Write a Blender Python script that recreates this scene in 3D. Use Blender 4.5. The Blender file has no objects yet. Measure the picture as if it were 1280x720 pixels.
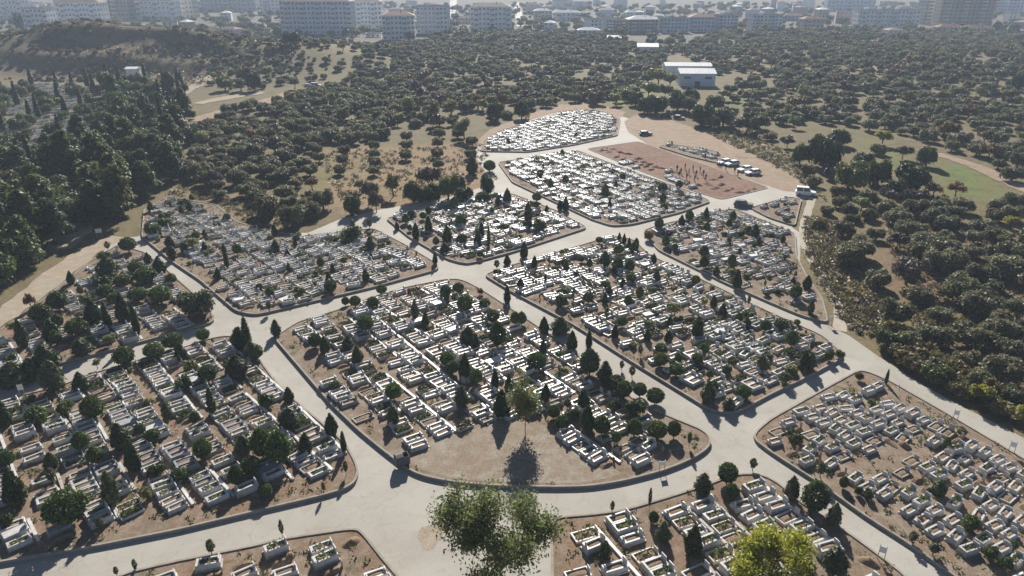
import bpy, math, random
import numpy as np
from mathutils import Vector
from mathutils.geometry import tessellate_polygon

R = math.radians
SC = bpy.context.scene
COL = SC.collection
rng = np.random.default_rng(11)
random.seed(5)

# ------------------------------------------------------------------ camera
CAM_H, PITCH, FPX = 48.0, R(23.5), 900.0
cam_d = bpy.data.cameras.new('camera')
cam_d.sensor_width = 36.0
cam_d.lens = FPX / 1280.0 * 36.0
cam_d.clip_start = 0.5
cam_d.clip_end = 9000
cam = bpy.data.objects.new('camera', cam_d)
COL.objects.link(cam)
cam.location = (0, 0, CAM_H)
cam.rotation_euler = (math.pi / 2 - PITCH, 0, 0)
SC.camera = cam

# ------------------------------------------------------------------ sky, sun, exposure
SUN_EL, SUN_AZ = R(28), R(2)          # azimuth from +Y towards +X
w = bpy.data.worlds.new('World')
SC.world = w
w.use_nodes = True
wn = w.node_tree
wn.nodes.clear()
wo = wn.nodes.new('ShaderNodeOutputWorld')
wb = wn.nodes.new('ShaderNodeBackground')
sk = wn.nodes.new('ShaderNodeTexSky')
sk.sky_type = 'NISHITA'
sk.sun_disc = False
sk.sun_elevation = SUN_EL
sk.sun_rotation = SUN_AZ
sk.altitude = 600
sk.air_density = 0.6
sk.dust_density = 0.3
wb.inputs[1].default_value = 0.05
wn.links.new(sk.outputs[0], wb.inputs[0])
wn.links.new(wb.outputs[0], wo.inputs[0])
sl = bpy.data.lights.new('sun', 'SUN')
sl.energy = 5.0
sl.angle = R(0.55)
sl.color = (1.0, 0.955, 0.89)
sun = bpy.data.objects.new('sun', sl)
COL.objects.link(sun)
sd = Vector((math.sin(SUN_AZ) * math.cos(SUN_EL), math.cos(SUN_AZ) * math.cos(SUN_EL), math.sin(SUN_EL)))
sun.rotation_euler = sd.to_track_quat('Z', 'Y').to_euler()
sun.location = (0, 200, 300)
SC.view_settings.view_transform = 'Standard'
SC.view_settings.look = 'None'
SC.view_settings.exposure = 0.95
SC.view_settings.gamma = 1.0
SC.cycles.max_bounces = 5
SC.cycles.diffuse_bounces = 2
SC.cycles.glossy_bounces = 2
SC.cycles.transmission_bounces = 3
SC.cycles.volume_bounces = 0
SC.cycles.use_adaptive_sampling = True

# ------------------------------------------------------------------ surveying helpers
SP, CP = math.sin(PITCH), math.cos(PITCH)

def hgt(x, y):
    """terrain height; the cemetery itself is level"""
    x = np.asarray(x, float); y = np.asarray(y, float)
    h = 17.0 * np.exp(-((x + 275) / 125) ** 2 - ((y - 455) / 52) ** 2)
    h = h + 8.0 * np.exp(-((x + 115) / 48) ** 2 - ((y - 440) / 48) ** 2)
    h = h + 5.0 * np.exp(-((x - 330) / 130) ** 2 - ((y - 420) / 110) ** 2)
    m = np.exp(-((x + 240) / 90) ** 2 - ((y - 440) / 45) ** 2)
    h = h + m * (1.6 * np.sin(x * 0.085 + 1.2 * np.sin(y * 0.05)) + 1.3 * np.sin(y * 0.13 + x * 0.03))
    w1 = np.exp(-((x + 215) / 60) ** 4) * np.exp(-((y - 428) / 60) ** 4)
    h = h + 3.4 * w1 * np.tanh((y - 432 - 16 * np.cos((x + 215) / 34)) / 4.5)
    h = h + 2.6 * w1 * np.tanh((y - 405 - 6 * np.cos((x + 235) / 40)) / 4.0)
    return h * np.clip((y - 200) / 80, 0, 1)

def at(px, py, flat=False):
    u, v = (px - 640) / FPX, (py - 360) / FPX
    den = SP + v * CP
    if den < 0.02: den = 0.02
    t = CAM_H / den
    if not flat:
        for _ in range(12):
            t = (CAM_H - float(hgt(t * u, t * (CP - v * SP)))) / den
    return np.array((t * u, t * (CP - v * SP)))

def depth(x, y, z=0.0):
    return y * CP + (CAM_H - z) * SP

def proj(x, y, z=0.0):
    d = depth(x, y, z)
    v = ((CAM_H - z) * CP - y * SP) / d
    return 640 + FPX * x / d, 360 + FPX * v

def poly(pts):
    return np.array([at(*p) for p in pts])

def inside(P, x, y):
    x = np.asarray(x, float); y = np.asarray(y, float)
    c = np.zeros(x.shape, bool)
    n = len(P)
    for i in range(n):
        x1, y1 = P[i]; x2, y2 = P[(i + 1) % n]
        cond = ((y1 > y) != (y2 > y))
        with np.errstate(divide='ignore', invalid='ignore'):
            xi = (x2 - x1) * (y - y1) / (y2 - y1 + 1e-12) + x1
        c ^= cond & (x < xi)
    return c

def edge_dist(P, x, y):
    d = 1e9
    n = len(P)
    for i in range(n):
        a = P[i]; b = P[(i + 1) % n]
        ab = b - a
        t = np.clip(((x - a[0]) * ab[0] + (y - a[1]) * ab[1]) / (ab @ ab + 1e-9), 0, 1)
        d = min(d, math.hypot(x - a[0] - t * ab[0], y - a[1] - t * ab[1]))
    return d

def area2(P):
    return sum(P[i][0] * P[(i + 1) % len(P)][1] - P[(i + 1) % len(P)][0] * P[i][1] for i in range(len(P)))

def smooth_poly(P, it=2):
    """Chaikin corner rounding"""
    for _ in range(it):
        Q = []
        n = len(P)
        for i in range(n):
            a, b = P[i], P[(i + 1) % n]
            L = np.linalg.norm(b - a)
            k = min(0.25, 0.8 / max(L, 1e-6))
            Q += [a * (1 - k) + b * k, a * k + b * (1 - k)]
        P = np.array(Q)
    return P

def inset(P, d):
    """inward offset of a polygon (mitred, limited)"""
    s = 1.0 if area2(P) > 0 else -1.0
    n = len(P); Q = []
    for i in range(n):
        p0, p1, p2 = P[i - 1], P[i], P[(i + 1) % n]
        e1 = (p1 - p0) / (np.linalg.norm(p1 - p0) + 1e-9); e2 = (p2 - p1) / (np.linalg.norm(p2 - p1) + 1e-9)
        n1 = np.array((-e1[1], e1[0])) * s; n2 = np.array((-e2[1], e2[0])) * s
        m = n1 + n2
        m = m / max(0.5, (m @ m) / 2)
        Q.append(p1 + m * d)
    return np.array(Q)

# ------------------------------------------------------------------ mesh collecting
class MB:
    """collects shapes, builds ONE mesh"""
    def __init__(s):
        s.v = []; s.f = []; s.m = []; s.n = 0
    def add(s, verts, faces, mi=0):
        s.v.append(np.asarray(verts, float).reshape(-1, 3))
        for f in faces:
            s.f.append([i + s.n for i in f]); s.m.append(mi)
        s.n += len(s.v[-1])
        return s
    def box(s, c, d, mi=0, rz=0.0, top=1.0):
        x, y, z = d[0] / 2, d[1] / 2, d[2] / 2
        V = np.array([(-x, -y, -z), (x, -y, -z), (x, y, -z), (-x, y, -z), (-x * top, -y * top, z), (x * top, -y * top, z), (x * top, y * top, z), (-x * top, y * top, z)])
        if rz:
            k = np.array(((math.cos(rz), -math.sin(rz), 0), (math.sin(rz), math.cos(rz), 0), (0, 0, 1)))
            V = V @ k.T
        s.add(V + np.array(c), [(3, 2, 1, 0), (4, 5, 6, 7), (0, 1, 5, 4), (1, 2, 6, 5), (2, 3, 7, 6), (3, 0, 4, 7)], mi)
        return s
    def tube(s, pts, rad, k=6, mi=0, cap=True):
        pts = [np.array(p, float) for p in pts]
        V = []
        for i, p in enumerate(pts):
            a = pts[max(i - 1, 0)]; b = pts[min(i + 1, len(pts) - 1)]
            d = (b - a) / (np.linalg.norm(b - a) + 1e-9)
            u = np.cross(d, (0, 0, 1.0) if abs(d[2]) < 0.9 else (1.0, 0, 0)); u /= np.linalg.norm(u)
            q = np.cross(d, u)
            for j in range(k):
                an = 2 * math.pi * j / k
                V.append(p + rad[i] * (u * math.cos(an) + q * math.sin(an)))
        F = []
        for i in range(len(pts) - 1):
            for j in range(k):
                F.append((i * k + j, i * k + (j + 1) % k, (i + 1) * k + (j + 1) % k, (i + 1) * k + j))
        if cap:
            F.append(tuple(range(k - 1, -1, -1))); F.append(tuple((len(pts) - 1) * k + j for j in range(k)))
        return s.add(V, F, mi)
    def ring(s, cx, cy, ox, oy, ix, iy, z0, z1, bev=0.02, mi=0):
        """hollow rectangular surround with eased top edges"""
        V = []
        def loop(hx, hy, z): V.extend([(cx - hx, cy - hy, z), (cx + hx, cy - hy, z), (cx + hx, cy + hy, z), (cx - hx, cy + hy, z)])
        loop(ox, oy, z0); loop(ox, oy, z1 - bev); loop(ox - bev, oy - bev, z1); loop(ix + bev, iy + bev, z1); loop(ix, iy, z1 - bev); loop(ix, iy, z0)
        F = []
        for l in range(5):
            for j in range(4):
                F.append((l * 4 + j, l * 4 + (j + 1) % 4, l * 4 + 4 + (j + 1) % 4, l * 4 + 4 + j))
        return s.add(V, F, mi)
    def prism(s, prof, y0, y1, mi=0, axis='y'):
        """profile [(a,b)] extruded; axis y: (a,b)->(x,z)"""
        n = len(prof)
        V = [(a, y0, b) for a, b in prof] + [(a, y1, b) for a, b in prof]
        if axis == 'x':
            V = [(q[1], q[0], q[2]) for q in V]
        F = [(i, (i + 1) % n, n + (i + 1) % n, n + i) for i in range(n)]
        F.append(tuple(range(n - 1, -1, -1))); F.append(tuple(range(n, 2 * n)))
        return s.add(V, F, mi)
    def leaves(s, C, N, size, mi=0, aspect=1.6, tilt=0.7):
        C = np.asarray(C); n = len(C)
        Nn = N + rng.normal(0, tilt, (n, 3))
        Nn /= np.linalg.norm(Nn, axis=1, keepdims=True) + 1e-9
        T = np.cross(Nn, rng.normal(0, 1, (n, 3))); T /= np.linalg.norm(T, axis=1, keepdims=True) + 1e-9
        B = np.cross(Nn, T)
        sz = (size * rng.uniform(0.6, 1.4, n))[:, None]
        T = T * sz * aspect * 0.5; B = B * sz * 0.5
        V = np.stack([C - T, C - B * 0.9, C + T, C + B * 0.9], 1).reshape(-1, 3)
        F = np.arange(4 * n).reshape(-1, 4) + s.n
        s.v.append(V); s.n += 4 * n
        s.f.extend(F.tolist()); s.m.extend([mi] * n)
        return s
    def arrays(s):
        V = np.concatenate(s.v) if s.v else np.zeros((0, 3))
        tot = np.array([len(f) for f in s.f], np.int32)
        L = np.array([i for f in s.f for i in f], np.int32)
        return V, L, tot, np.array(s.m, np.int32)
    def mesh(s, name, mats, smooth=False):
        return mesh_from(name, *s.arrays(), mats, smooth)

def mesh_from(name, V, L, tot, M, mats, smooth=False):
    me = bpy.data.meshes.new(name)
    me.vertices.add(len(V)); me.vertices.foreach_set('co', np.ascontiguousarray(V, np.float32).ravel())
    me.loops.add(len(L)); me.loops.foreach_set('vertex_index', L)
    me.polygons.add(len(tot))
    st = np.concatenate([[0], np.cumsum(tot)[:-1]]).astype(np.int32)
    me.polygons.foreach_set('loop_start', st); me.polygons.foreach_set('loop_total', tot)
    for m in mats: me.materials.append(m)
    me.polygons.foreach_set('material_index', M)
    me.polygons.foreach_set('use_smooth', np.full(len(tot), bool(smooth)))
    me.update(calc_edges=True)
    me.validate()
    return me

def obj(name, me, parent=None, loc=(0, 0, 0), rz=0.0, sc=None):
    o = bpy.data.objects.new(name, me)
    COL.objects.link(o)
    if parent: o.parent = parent
    o.location = loc
    if rz: o.rotation_euler = (0, 0, rz)
    if sc is not None: o.scale = sc if hasattr(sc, '__len__') else (sc, sc, sc)
    return o

def tag(o, label=None, cat=None, group=None, kind=None):
    if label: o['label'] = label
    if cat: o['category'] = cat
    if group: o['group'] = group
    if kind: o['kind'] = kind
    return o

def thing(name, label, cat, loc, rz=0.0, group=None, sc=None):
    o = obj(name, None, None, loc, rz, sc)
    o.empty_display_size = 0.3
    return tag(o, label, cat, group)

WORDS = ['zeroth', 'first', 'second', 'third', 'fourth', 'fifth', 'sixth', 'seventh', 'eighth', 'ninth', 'tenth', 'eleventh', 'twelfth', 'thirteenth', 'fourteenth', 'fifteenth', 'sixteenth', 'seventeenth', 'eighteenth', 'nineteenth', 'twentieth']
def nth(n):
    if n < len(WORDS): return WORDS[n]
    s = 'th' if 10 <= n % 100 <= 20 else {1: 'st', 2: 'nd', 3: 'rd'}.get(n % 10, 'th')
    return '%d%s' % (n, s)

# ------------------------------------------------------------------ materials
class NT:
    def __init__(s, name):
        s.m = bpy.data.materials.new(name); s.m.use_nodes = True
        s.t = s.m.node_tree; s.t.nodes.clear()
        s.out = s.t.nodes.new('ShaderNodeOutputMaterial')
    def n(s, typ, **kw):
        q = s.t.nodes.new(typ)
        for k, v in kw.items():
            if k.startswith('i_'):
                key = k[2:]
                q.inputs[int(key) if key.isdigit() else key].default_value = v
            else: setattr(q, k, v)
        return q
    def l(s, a, b): s.t.links.new(a, b)
    def ramp(s, fac, stops):
        r = s.n('ShaderNodeValToRGB')
        e = r.color_ramp.elements
        while len(e) < len(stops): e.new(0.5)
        for i, (p, c) in enumerate(stops):
            e[i].position = p
            e[i].color = (c[0], c[1], c[2], 1) if hasattr(c, '__len__') else (c, c, c, 1)
        s.l(fac, r.inputs[0])
        return r.outputs[0]
    def mix(s, fac, a, b, mode='MIX'):
        q = s.n('ShaderNodeMix', data_type='RGBA', blend_type=mode)
        for sock, val in ((q.inputs[0], fac), (q.inputs[6], a), (q.inputs[7], b)):
            if hasattr(val, 'links'): s.l(val, sock)
            elif hasattr(val, '__len__'): sock.default_value = (val[0], val[1], val[2], 1)
            else: sock.default_value = val
        return q.outputs[2]
    def noise(s, scale, detail=4, rough=0.55, dist=0.0, coord='Object', vec=None):
        q = s.n('ShaderNodeTexNoise')
        q.inputs['Scale'].default_value = scale; q.inputs['Detail'].default_value = detail
        q.inputs['Roughness'].default_value = rough; q.inputs['Distortion'].default_value = dist
        if vec is None:
            if not hasattr(s, 'tc'): s.tc = s.n('ShaderNodeTexCoord')
            vec = s.tc.outputs[coord]
        s.l(vec, q.inputs['Vector'])
        return q.outputs['Fac']
    def princ(s, col, rough=0.8, bump=None, bstr=0.4, bdist=0.05, spec=0.3, metal=0.0):
        p = s.n('ShaderNodeBsdfPrincipled')
        if hasattr(col, 'links'): s.l(col, p.inputs['Base Color'])
        else: p.inputs['Base Color'].default_value = (*col, 1)
        if hasattr(rough, 'links'): s.l(rough, p.inputs['Roughness'])
        else: p.inputs['Roughness'].default_value = rough
        p.inputs['Specular IOR Level'].default_value = spec
        p.inputs['Metallic'].default_value = metal
        if bump is not None:
            b = s.n('ShaderNodeBump'); b.inputs['Strength'].default_value = bstr; b.inputs['Distance'].default_value = bdist
            s.l(bump, b.inputs['Height']); s.l(b.outputs[0], p.inputs['Normal'])
        s.l(p.outputs[0], s.out.inputs[0])
        return s.m

def mat_simple(name, col, rough=0.7, spec=0.3, var=0.12, scale=3.0, metal=0.0):
    t = NT(name)
    f = t.noise(scale, 5, 0.6)
    c = t.mix(1.0, col, t.ramp(f, [(0.25, 1 - var), (0.75, 1 + var * 0.6)]), 'MULTIPLY')
    return t.princ(c, rough, f, 0.15, 0.02, spec, metal)

def mat_leaf(name, dark, light, trans=0.25, hue=0.02):
    t = NT(name)
    g = t.n('ShaderNodeNewGeometry'); oi = t.n('ShaderNodeObjectInfo')
    c = t.mix(g.outputs['Random Per Island'], dark, light)
    f = t.noise(1.3, 3, 0.6)
    c = t.mix(1.0, c, t.ramp(f, [(0.3, 0.7), (0.7, 1.25)]), 'MULTIPLY')
    hs = t.n('ShaderNodeHueSaturation')
    mh = t.n('ShaderNodeMapRange'); mh.inputs[3].default_value = 0.5 - hue; mh.inputs[4].default_value = 0.5 + hue
    mv = t.n('ShaderNodeMapRange'); mv.inputs[3].default_value = 0.72; mv.inputs[4].default_value = 1.28
    wn_ = t.n('ShaderNodeTexWhiteNoise', noise_dimensions='1D')
    t.l(oi.outputs['Random'], wn_.inputs['W'])
    t.l(oi.outputs['Random'], mh.inputs[0]); t.l(wn_.outputs['Value'], mv.inputs[0])
    t.l(mh.outputs[0], hs.inputs['Hue']); t.l(mv.outputs[0], hs.inputs['Value']); t.l(c, hs.inputs['Color'])
    d = t.n('ShaderNodeBsdfPrincipled'); d.inputs['Roughness'].default_value = 0.55; d.inputs['Specular IOR Level'].default_value = 0.25
    tr = t.n('ShaderNodeBsdfTranslucent'); ms = t.n('ShaderNodeMixShader'); ms.inputs[0].default_value = trans
    t.l(hs.outputs[0], d.inputs['Base Color']); t.l(hs.outputs[0], tr.inputs['Color'])
    t.l(d.outputs[0], ms.inputs[1]); t.l(tr.outputs[0], ms.inputs[2]); t.l(ms.outputs[0], t.out.inputs[0])
    return t.m

def mat_marble(name, a, b, rough=0.45):
    t = NT(name)
    g = t.n('ShaderNodeNewGeometry')
    c = t.mix(g.outputs['Random Per Island'], a, b)
    n1 = t.noise(0.9, 5, 0.65); n2 = t.noise(6.0, 4, 0.6, 1.5)
    c = t.mix(1.0, c, t.ramp(n1, [(0.3, (0.66, 0.62, 0.56)), (0.62, (1.03, 1.03, 1.03))]), 'MULTIPLY')
    c = t.mix(1.0, c, t.ramp(n2, [(0.35, 0.88), (0.5, 1.0)]), 'MULTIPLY')
    return t.princ(c, rough, n2, 0.1, 0.01, 0.35)

def mat_soil(name, base, red, pale, weeds=0.35, sc=1.0):
    t = NT(name)
    n1 = t.noise(0.11 * sc, 5, 0.6, 0.4); n2 = t.noise(0.7 * sc, 6, 0.65); n3 = t.noise(5.0 * sc, 5, 0.7); n4 = t.noise(0.33 * sc, 5, 0.7, 1.0)
    c = t.mix(t.ramp(n1, [(0.38, 0), (0.62, 1)]), base, red)
    c = t.mix(t.ramp(n2, [(0.45, 0), (0.72, 1)]), c, pale)
    gr = t.ramp(n4, [(0.56, 0), (0.68, weeds)])
    c = t.mix(gr, c, (0.085, 0.085, 0.035))
    c = t.mix(1.0, c, t.ramp(n3, [(0.25, 0.62), (0.7, 1.2)]), 'MULTIPLY')
    return t.princ(c, 0.95, n3, 0.5, 0.06, 0.1)

M = {}
def build_materials():
    t = NT('pale_concrete_road')
    n1 = t.noise(0.09, 5, 0.6, 0.5); n2 = t.noise(0.55, 6, 0.7, 0.6); n3 = t.noise(7.0, 4, 0.7)
    c = t.mix(t.ramp(n1, [(0.35, 0), (0.65, 1)]), (0.33, 0.302, 0.252), (0.40, 0.375, 0.325))
    c = t.mix(t.ramp(n2, [(0.52, 0), (0.75, 0.75)]), c, (0.31, 0.255, 0.19))
    c = t.mix(1.0, c, t.ramp(n3, [(0.2, 0.84), (0.7, 1.08)]), 'MULTIPLY')
    vo = t.n('ShaderNodeTexVoronoi', feature='DISTANCE_TO_EDGE'); vo.inputs['Scale'].default_value = 0.22
    dn = t.n('ShaderNodeTexNoise'); dn.inputs['Scale'].default_value = 0.7; dn.inputs['Detail'].default_value = 5
    va = t.n('ShaderNodeVectorMath', operation='MULTIPLY_ADD'); va.inputs[1].default_value = (2.2, 2.2, 2.2)
    t.l(t.tc.outputs['Object'], dn.inputs['Vector']); t.l(dn.outputs['Color'], va.inputs[0]); t.l(t.tc.outputs['Object'], va.inputs[2]); t.l(va.outputs[0], vo.inputs['Vector'])
    c = t.mix(1.0, c, t.ramp(vo.outputs['Distance'], [(0.0, 0.86), (0.012, 1.0)]), 'MULTIPLY')
    M['road'] = t.princ(c, 0.85, n3, 0.25, 0.02, 0.2)

    M['dirt'] = mat_soil('tan_dirt', (0.29, 0.215, 0.148), (0.305, 0.20, 0.13), (0.34, 0.285, 0.215), 0.45, 0.6)
    M['track'] = mat_soil('pale_track', (0.33, 0.275, 0.20), (0.33, 0.255, 0.175), (0.40, 0.35, 0.275), 0.1)
    M['path'] = mat_soil('trodden_path', (0.42, 0.37, 0.29), (0.40, 0.335, 0.25), (0.46, 0.42, 0.35), 0.0)
    M['soil'] = mat_soil('plot_soil', (0.195, 0.145, 0.102), (0.225, 0.140, 0.090), (0.29, 0.235, 0.175), 0.75)
    M['soil_r'] = mat_soil('red_soil', (0.225, 0.130, 0.088), (0.175, 0.090, 0.060), (0.27, 0.195, 0.14), 0.4)
    M['soil_p'] = mat_soil('trodden_earth', (0.27, 0.215, 0.158), (0.25, 0.19, 0.135), (0.33, 0.30, 0.245), 0.12)
    M['soil_y'] = mat_soil('plot_soil_dry', (0.215, 0.165, 0.118), (0.215, 0.142, 0.096), (0.30, 0.25, 0.19), 0.8)
    M['bed'] = mat_soil('grave_bed_soil', (0.20, 0.145, 0.095), (0.25, 0.145, 0.085), (0.30, 0.24, 0.17), 0.5, 6.0)
    M['bedg'] = mat_soil('grave_bed_green', (0.11, 0.105, 0.05), (0.15, 0.12, 0.065), (0.085, 0.10, 0.04), 0.9, 6.0)
    M['kerb'] = mat_simple('kerb_stone', (0.30, 0.265, 0.22), 0.85, 0.2, 0.3, 1.2)
    M['marble'] = mat_marble('white_marble', (0.78, 0.775, 0.76), (0.46, 0.455, 0.44))
    M['marble_w'] = mat_marble('warm_marble', (0.72, 0.66, 0.57), (0.58, 0.53, 0.47))
    M['grey'] = mat_marble('grey_stone', (0.45, 0.46, 0.47), (0.30, 0.31, 0.33))
    M['conc'] = mat_marble('cast_concrete', (0.50, 0.475, 0.43), (0.38, 0.355, 0.32), 0.8)
    M['wood'] = mat_simple('weathered_wood', (0.16, 0.10, 0.06), 0.8)
    M['bark'] = mat_simple('bark', (0.11, 0.085, 0.06), 0.9, 0.1, 0.35, 4)
    M['l_cyp'] = mat_leaf('cypress_foliage', (0.024, 0.042, 0.012), (0.085, 0.118, 0.03), 0.25)
    M['l_ball'] = mat_leaf('clipped_foliage', (0.034, 0.062, 0.012), (0.135, 0.18, 0.036), 0.28)
    M['l_feather'] = mat_leaf('feathery_foliage', (0.048, 0.06, 0.024), (0.15, 0.16, 0.068), 0.28)
    M['l_olive'] = mat_leaf('olive_foliage', (0.068, 0.07, 0.03), (0.27, 0.26, 0.135), 0.36, 0.03)
    M['l_pine'] = mat_leaf('pine_foliage', (0.034, 0.054, 0.013), (0.16, 0.18, 0.045), 0.34, 0.03)
    M['l_light'] = mat_leaf('light_foliage', (0.12, 0.14, 0.035), (0.28, 0.29, 0.09), 0.4)
    M['l_yellow'] = mat_leaf('yellowing_foliage', (0.17, 0.175, 0.025), (0.46, 0.42, 0.06), 0.5)
    M['l_green'] = mat_leaf('broad_foliage', (0.058, 0.078, 0.02), (0.165, 0.185, 0.052), 0.32)
    M['l_large'] = mat_leaf('large_tree_foliage', (0.075, 0.100, 0.026), (0.24, 0.27, 0.085), 0.42, 0.0)
    M['l_autumn'] = mat_leaf('autumn_foliage', (0.13, 0.075, 0.03), (0.26, 0.15, 0.055), 0.3)
    M['l_brush'] = mat_leaf('dry_brush', (0.11, 0.10, 0.035), (0.24, 0.19, 0.06), 0.25)
    M['l_twig'] = mat_leaf('bare_twigs', (0.09, 0.07, 0.05), (0.15, 0.12, 0.09), 0.1)
    M['l_purple'] = mat_leaf('purple_blossom', (0.10, 0.03, 0.11), (0.20, 0.06, 0.20), 0.3)
    M['glass'] = mat_simple('window_glass', (0.05, 0.065, 0.08), 0.2, 0.6, 0.2, 0.4)
    M['steel'] = mat_simple('galvanised_steel', (0.36, 0.37, 0.38), 0.45, 0.5, 0.15, 2, 0.6)
    M['white'] = mat_simple('white_paint', (0.78, 0.78, 0.76), 0.5, 0.4, 0.08, 1)
    M['tyre'] = mat_simple('tyre_rubber', (0.02, 0.02, 0.02), 0.9)
    M['lamp'] = mat_simple('lamp_lens', (0.75, 0.73, 0.68), 0.2, 0.6)
    M['redlamp'] = mat_simple('tail_lamp', (0.30, 0.02, 0.02), 0.25, 0.6)
    for k, c in dict(silver=(0.60, 0.61, 0.63), carwhite=(0.78, 0.79, 0.80), black=(0.025, 0.026, 0.03), green=(0.05, 0.12, 0.06), digger=(0.10, 0.10, 0.11), skin=(0.42, 0.27, 0.19), hair=(0.02, 0.016, 0.013), coat1=(0.045, 0.02, 0.025), coat2=(0.02, 0.02, 0.028), coat3=(0.10, 0.035, 0.035), trous=(0.025, 0.026, 0.032)).items():
        M[k] = mat_simple(k + '_finish', c, 0.4 if k in ('silver', 'carwhite', 'black') else 0.8, 0.4, 0.08)
    for k, c in dict(b_white=(0.80, 0.80, 0.79), b_cream=(0.66, 0.61, 0.53), b_blue=(0.62, 0.68, 0.74), b_grey=(0.42, 0.42, 0.42), b_tan=(0.40, 0.34, 0.28), b_pink=(0.50, 0.40, 0.35), tile=(0.27, 0.135, 0.08), tile_b=(0.25, 0.18, 0.13), flat=(0.40, 0.38, 0.36), sheet=(0.74, 0.74, 0.72), dark_door=(0.10, 0.13, 0.16)).items():
        M[k] = mat_simple(k + '_surface', c, 0.85, 0.2, 0.18, 0.25)

    t = NT('countryside_ground')
    a = t.n('ShaderNodeAttribute', attribute_name='cover')
    n1 = t.noise(0.03, 6, 0.65, 0.8); n2 = t.noise(0.22, 6, 0.7, 0.5); n3 = t.noise(1.6, 5, 0.7)
    c = a.outputs['Color']
    c = t.mix(t.ramp(n1, [(0.42, 0), (0.62, 0.55)]), c, (0.155, 0.128, 0.052))
    c = t.mix(t.ramp(n2, [(0.50, 0), (0.70, 0.6)]), c, (0.080, 0.078, 0.034))
    c = t.mix(t.ramp(n2, [(0.24, 0.5), (0.42, 0)]), c, (0.22, 0.165, 0.105))
    c = t.mix(1.0, c, t.ramp(n2, [(0.3, 0.62), (0.66, 1.3)]), 'MULTIPLY')
    c = t.mix(1.0, c, t.ramp(n3, [(0.25, 0.6), (0.7, 1.25)]), 'MULTIPLY')
    M['ground'] = t.princ(c, 0.95, n3, 0.6, 0.25, 0.1)
build_materials()

# ------------------------------------------------------------------ the setting: terrain
GA = np.concatenate([np.linspace(-5200, -760, 14), np.arange(-720, 721, 4.0), np.linspace(760, 5200, 14)])
GB = np.concatenate([np.linspace(-900, 0, 8), np.arange(24, 1000, 4.0), np.linspace(1010, 6500, 24)])
gx, gy = np.meshgrid(GA, GB)
gz = hgt(gx, gy)
nx, ny = len(GA), len(GB)
V = np.stack([gx, gy, gz], -1).reshape(-1, 3)
ii = (np.arange(ny - 1)[:, None] * nx + np.arange(nx - 1)[None]).ravel()
L = np.stack([ii, ii + 1, ii + nx + 1, ii + nx], 1).astype(np.int32)
gme = mesh_from('ground', V, L.ravel(), np.full(len(L), 4, np.int32), np.zeros(len(L), np.int32), [M['ground']], True)
cov = np.empty((len(V), 4), np.float32); cov[:] = (0.165, 0.130, 0.070, 1)
def paint(pts, col, soft=0.0):
    P = poly(pts)
    m = inside(P, V[:, 0], V[:, 1])
    cov[m, :3] = col
cov[V[:, 1] > 520, :3] = (0.12, 0.105, 0.082)
paint([(0, 42), (120, 30), (330, 30), (330, 80), (300, 110), (240, 120), (0, 112)], (0.155, 0.122, 0.085))
paint([(30, 78), (150, 70), (230, 90), (180, 100), (40, 98)], (0.21, 0.145, 0.092))
paint([(120, 58), (175, 45), (215, 52), (255, 75), (200, 76), (110, 70)], (0.14, 0.105, 0.08))
paint([(385, 190), (600, 178), (625, 215), (600, 250), (420, 268), (390, 235)], (0.30, 0.195, 0.115))
paint([(420, 185), (480, 182), (470, 225), (415, 235)], (0.27, 0.18, 0.10))
paint([(385, 215), (425, 205), (415, 235), (388, 240)], (0.16, 0.15, 0.045))
paint([(230, 230), (320, 250), (380, 290), (270, 262), (225, 240)], (0.29, 0.20, 0.125))
paint([(1175, 205), (1215, 205), (1250, 240), (1220, 255), (1180, 240)], (0.115, 0.17, 0.035))
paint([(1070, 170), (1110, 180), (1150, 215), (1120, 215)], (0.13, 0.16, 0.045))
paint([(905, 112), (940, 130), (930, 140), (910, 135)], (0.13, 0.16, 0.045))
paint([(760, 112), (830, 102), (820, 125), (760, 132)], (0.17, 0.165, 0.045))
paint([(1000, 270), (1060, 280), (1120, 420), (1090, 430), (1050, 400), (1010, 320)], (0.25, 0.19, 0.10))
paint([(1100, 260), (1290, 300), (1290, 540), (1150, 450), (1100, 400)], (0.19, 0.125, 0.078))
paint([(880, 150), (1000, 200), (1040, 260), (1020, 250), (960, 200), (860, 165)], (0.22, 0.18, 0.10))
paint([(380, 62), (440, 60), (470, 90), (440, 98), (390, 95)], (0.19, 0.155, 0.08))
paint([(262, 62), (330, 40), (380, 50), (380, 105), (262, 112)], (0.125, 0.10, 0.066))
cg = cov.reshape(ny, nx, 4)
for _ in range(2):
    cg[1:-1, 1:-1] = (cg[1:-1, 1:-1] * 2 + cg[:-2, 1:-1] + cg[2:, 1:-1] + cg[1:-1, :-2] + cg[1:-1, 2:]) / 6
cov = np.ascontiguousarray(cg.reshape(-1, 4))
ca = gme.color_attributes.new('cover', 'FLOAT_COLOR', 'POINT')
ca.data.foreach_set('color', cov.ravel())
g_o = obj('ground', gme); tag(g_o, kind='structure')

def sheet(name, P, z, mat, kind='structure', drape=False):
    tr = tessellate_polygon([[Vector((p[0], p[1], 0)) for p in P]])
    mb = MB()
    F = []
    for t_ in tr:
        a, b, c = [P[i] for i in t_]
        cr = (b[0] - a[0]) * (c[1] - a[1]) - (b[1] - a[1]) * (c[0] - a[0])
        F.append(tuple(t_) if cr > 0 else tuple(t_[::-1]))
    mb.add([(p[0], p[1], z) for p in P], F)
    return tag(obj(name, mb.mesh(name, [mat])), kind=kind)

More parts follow.
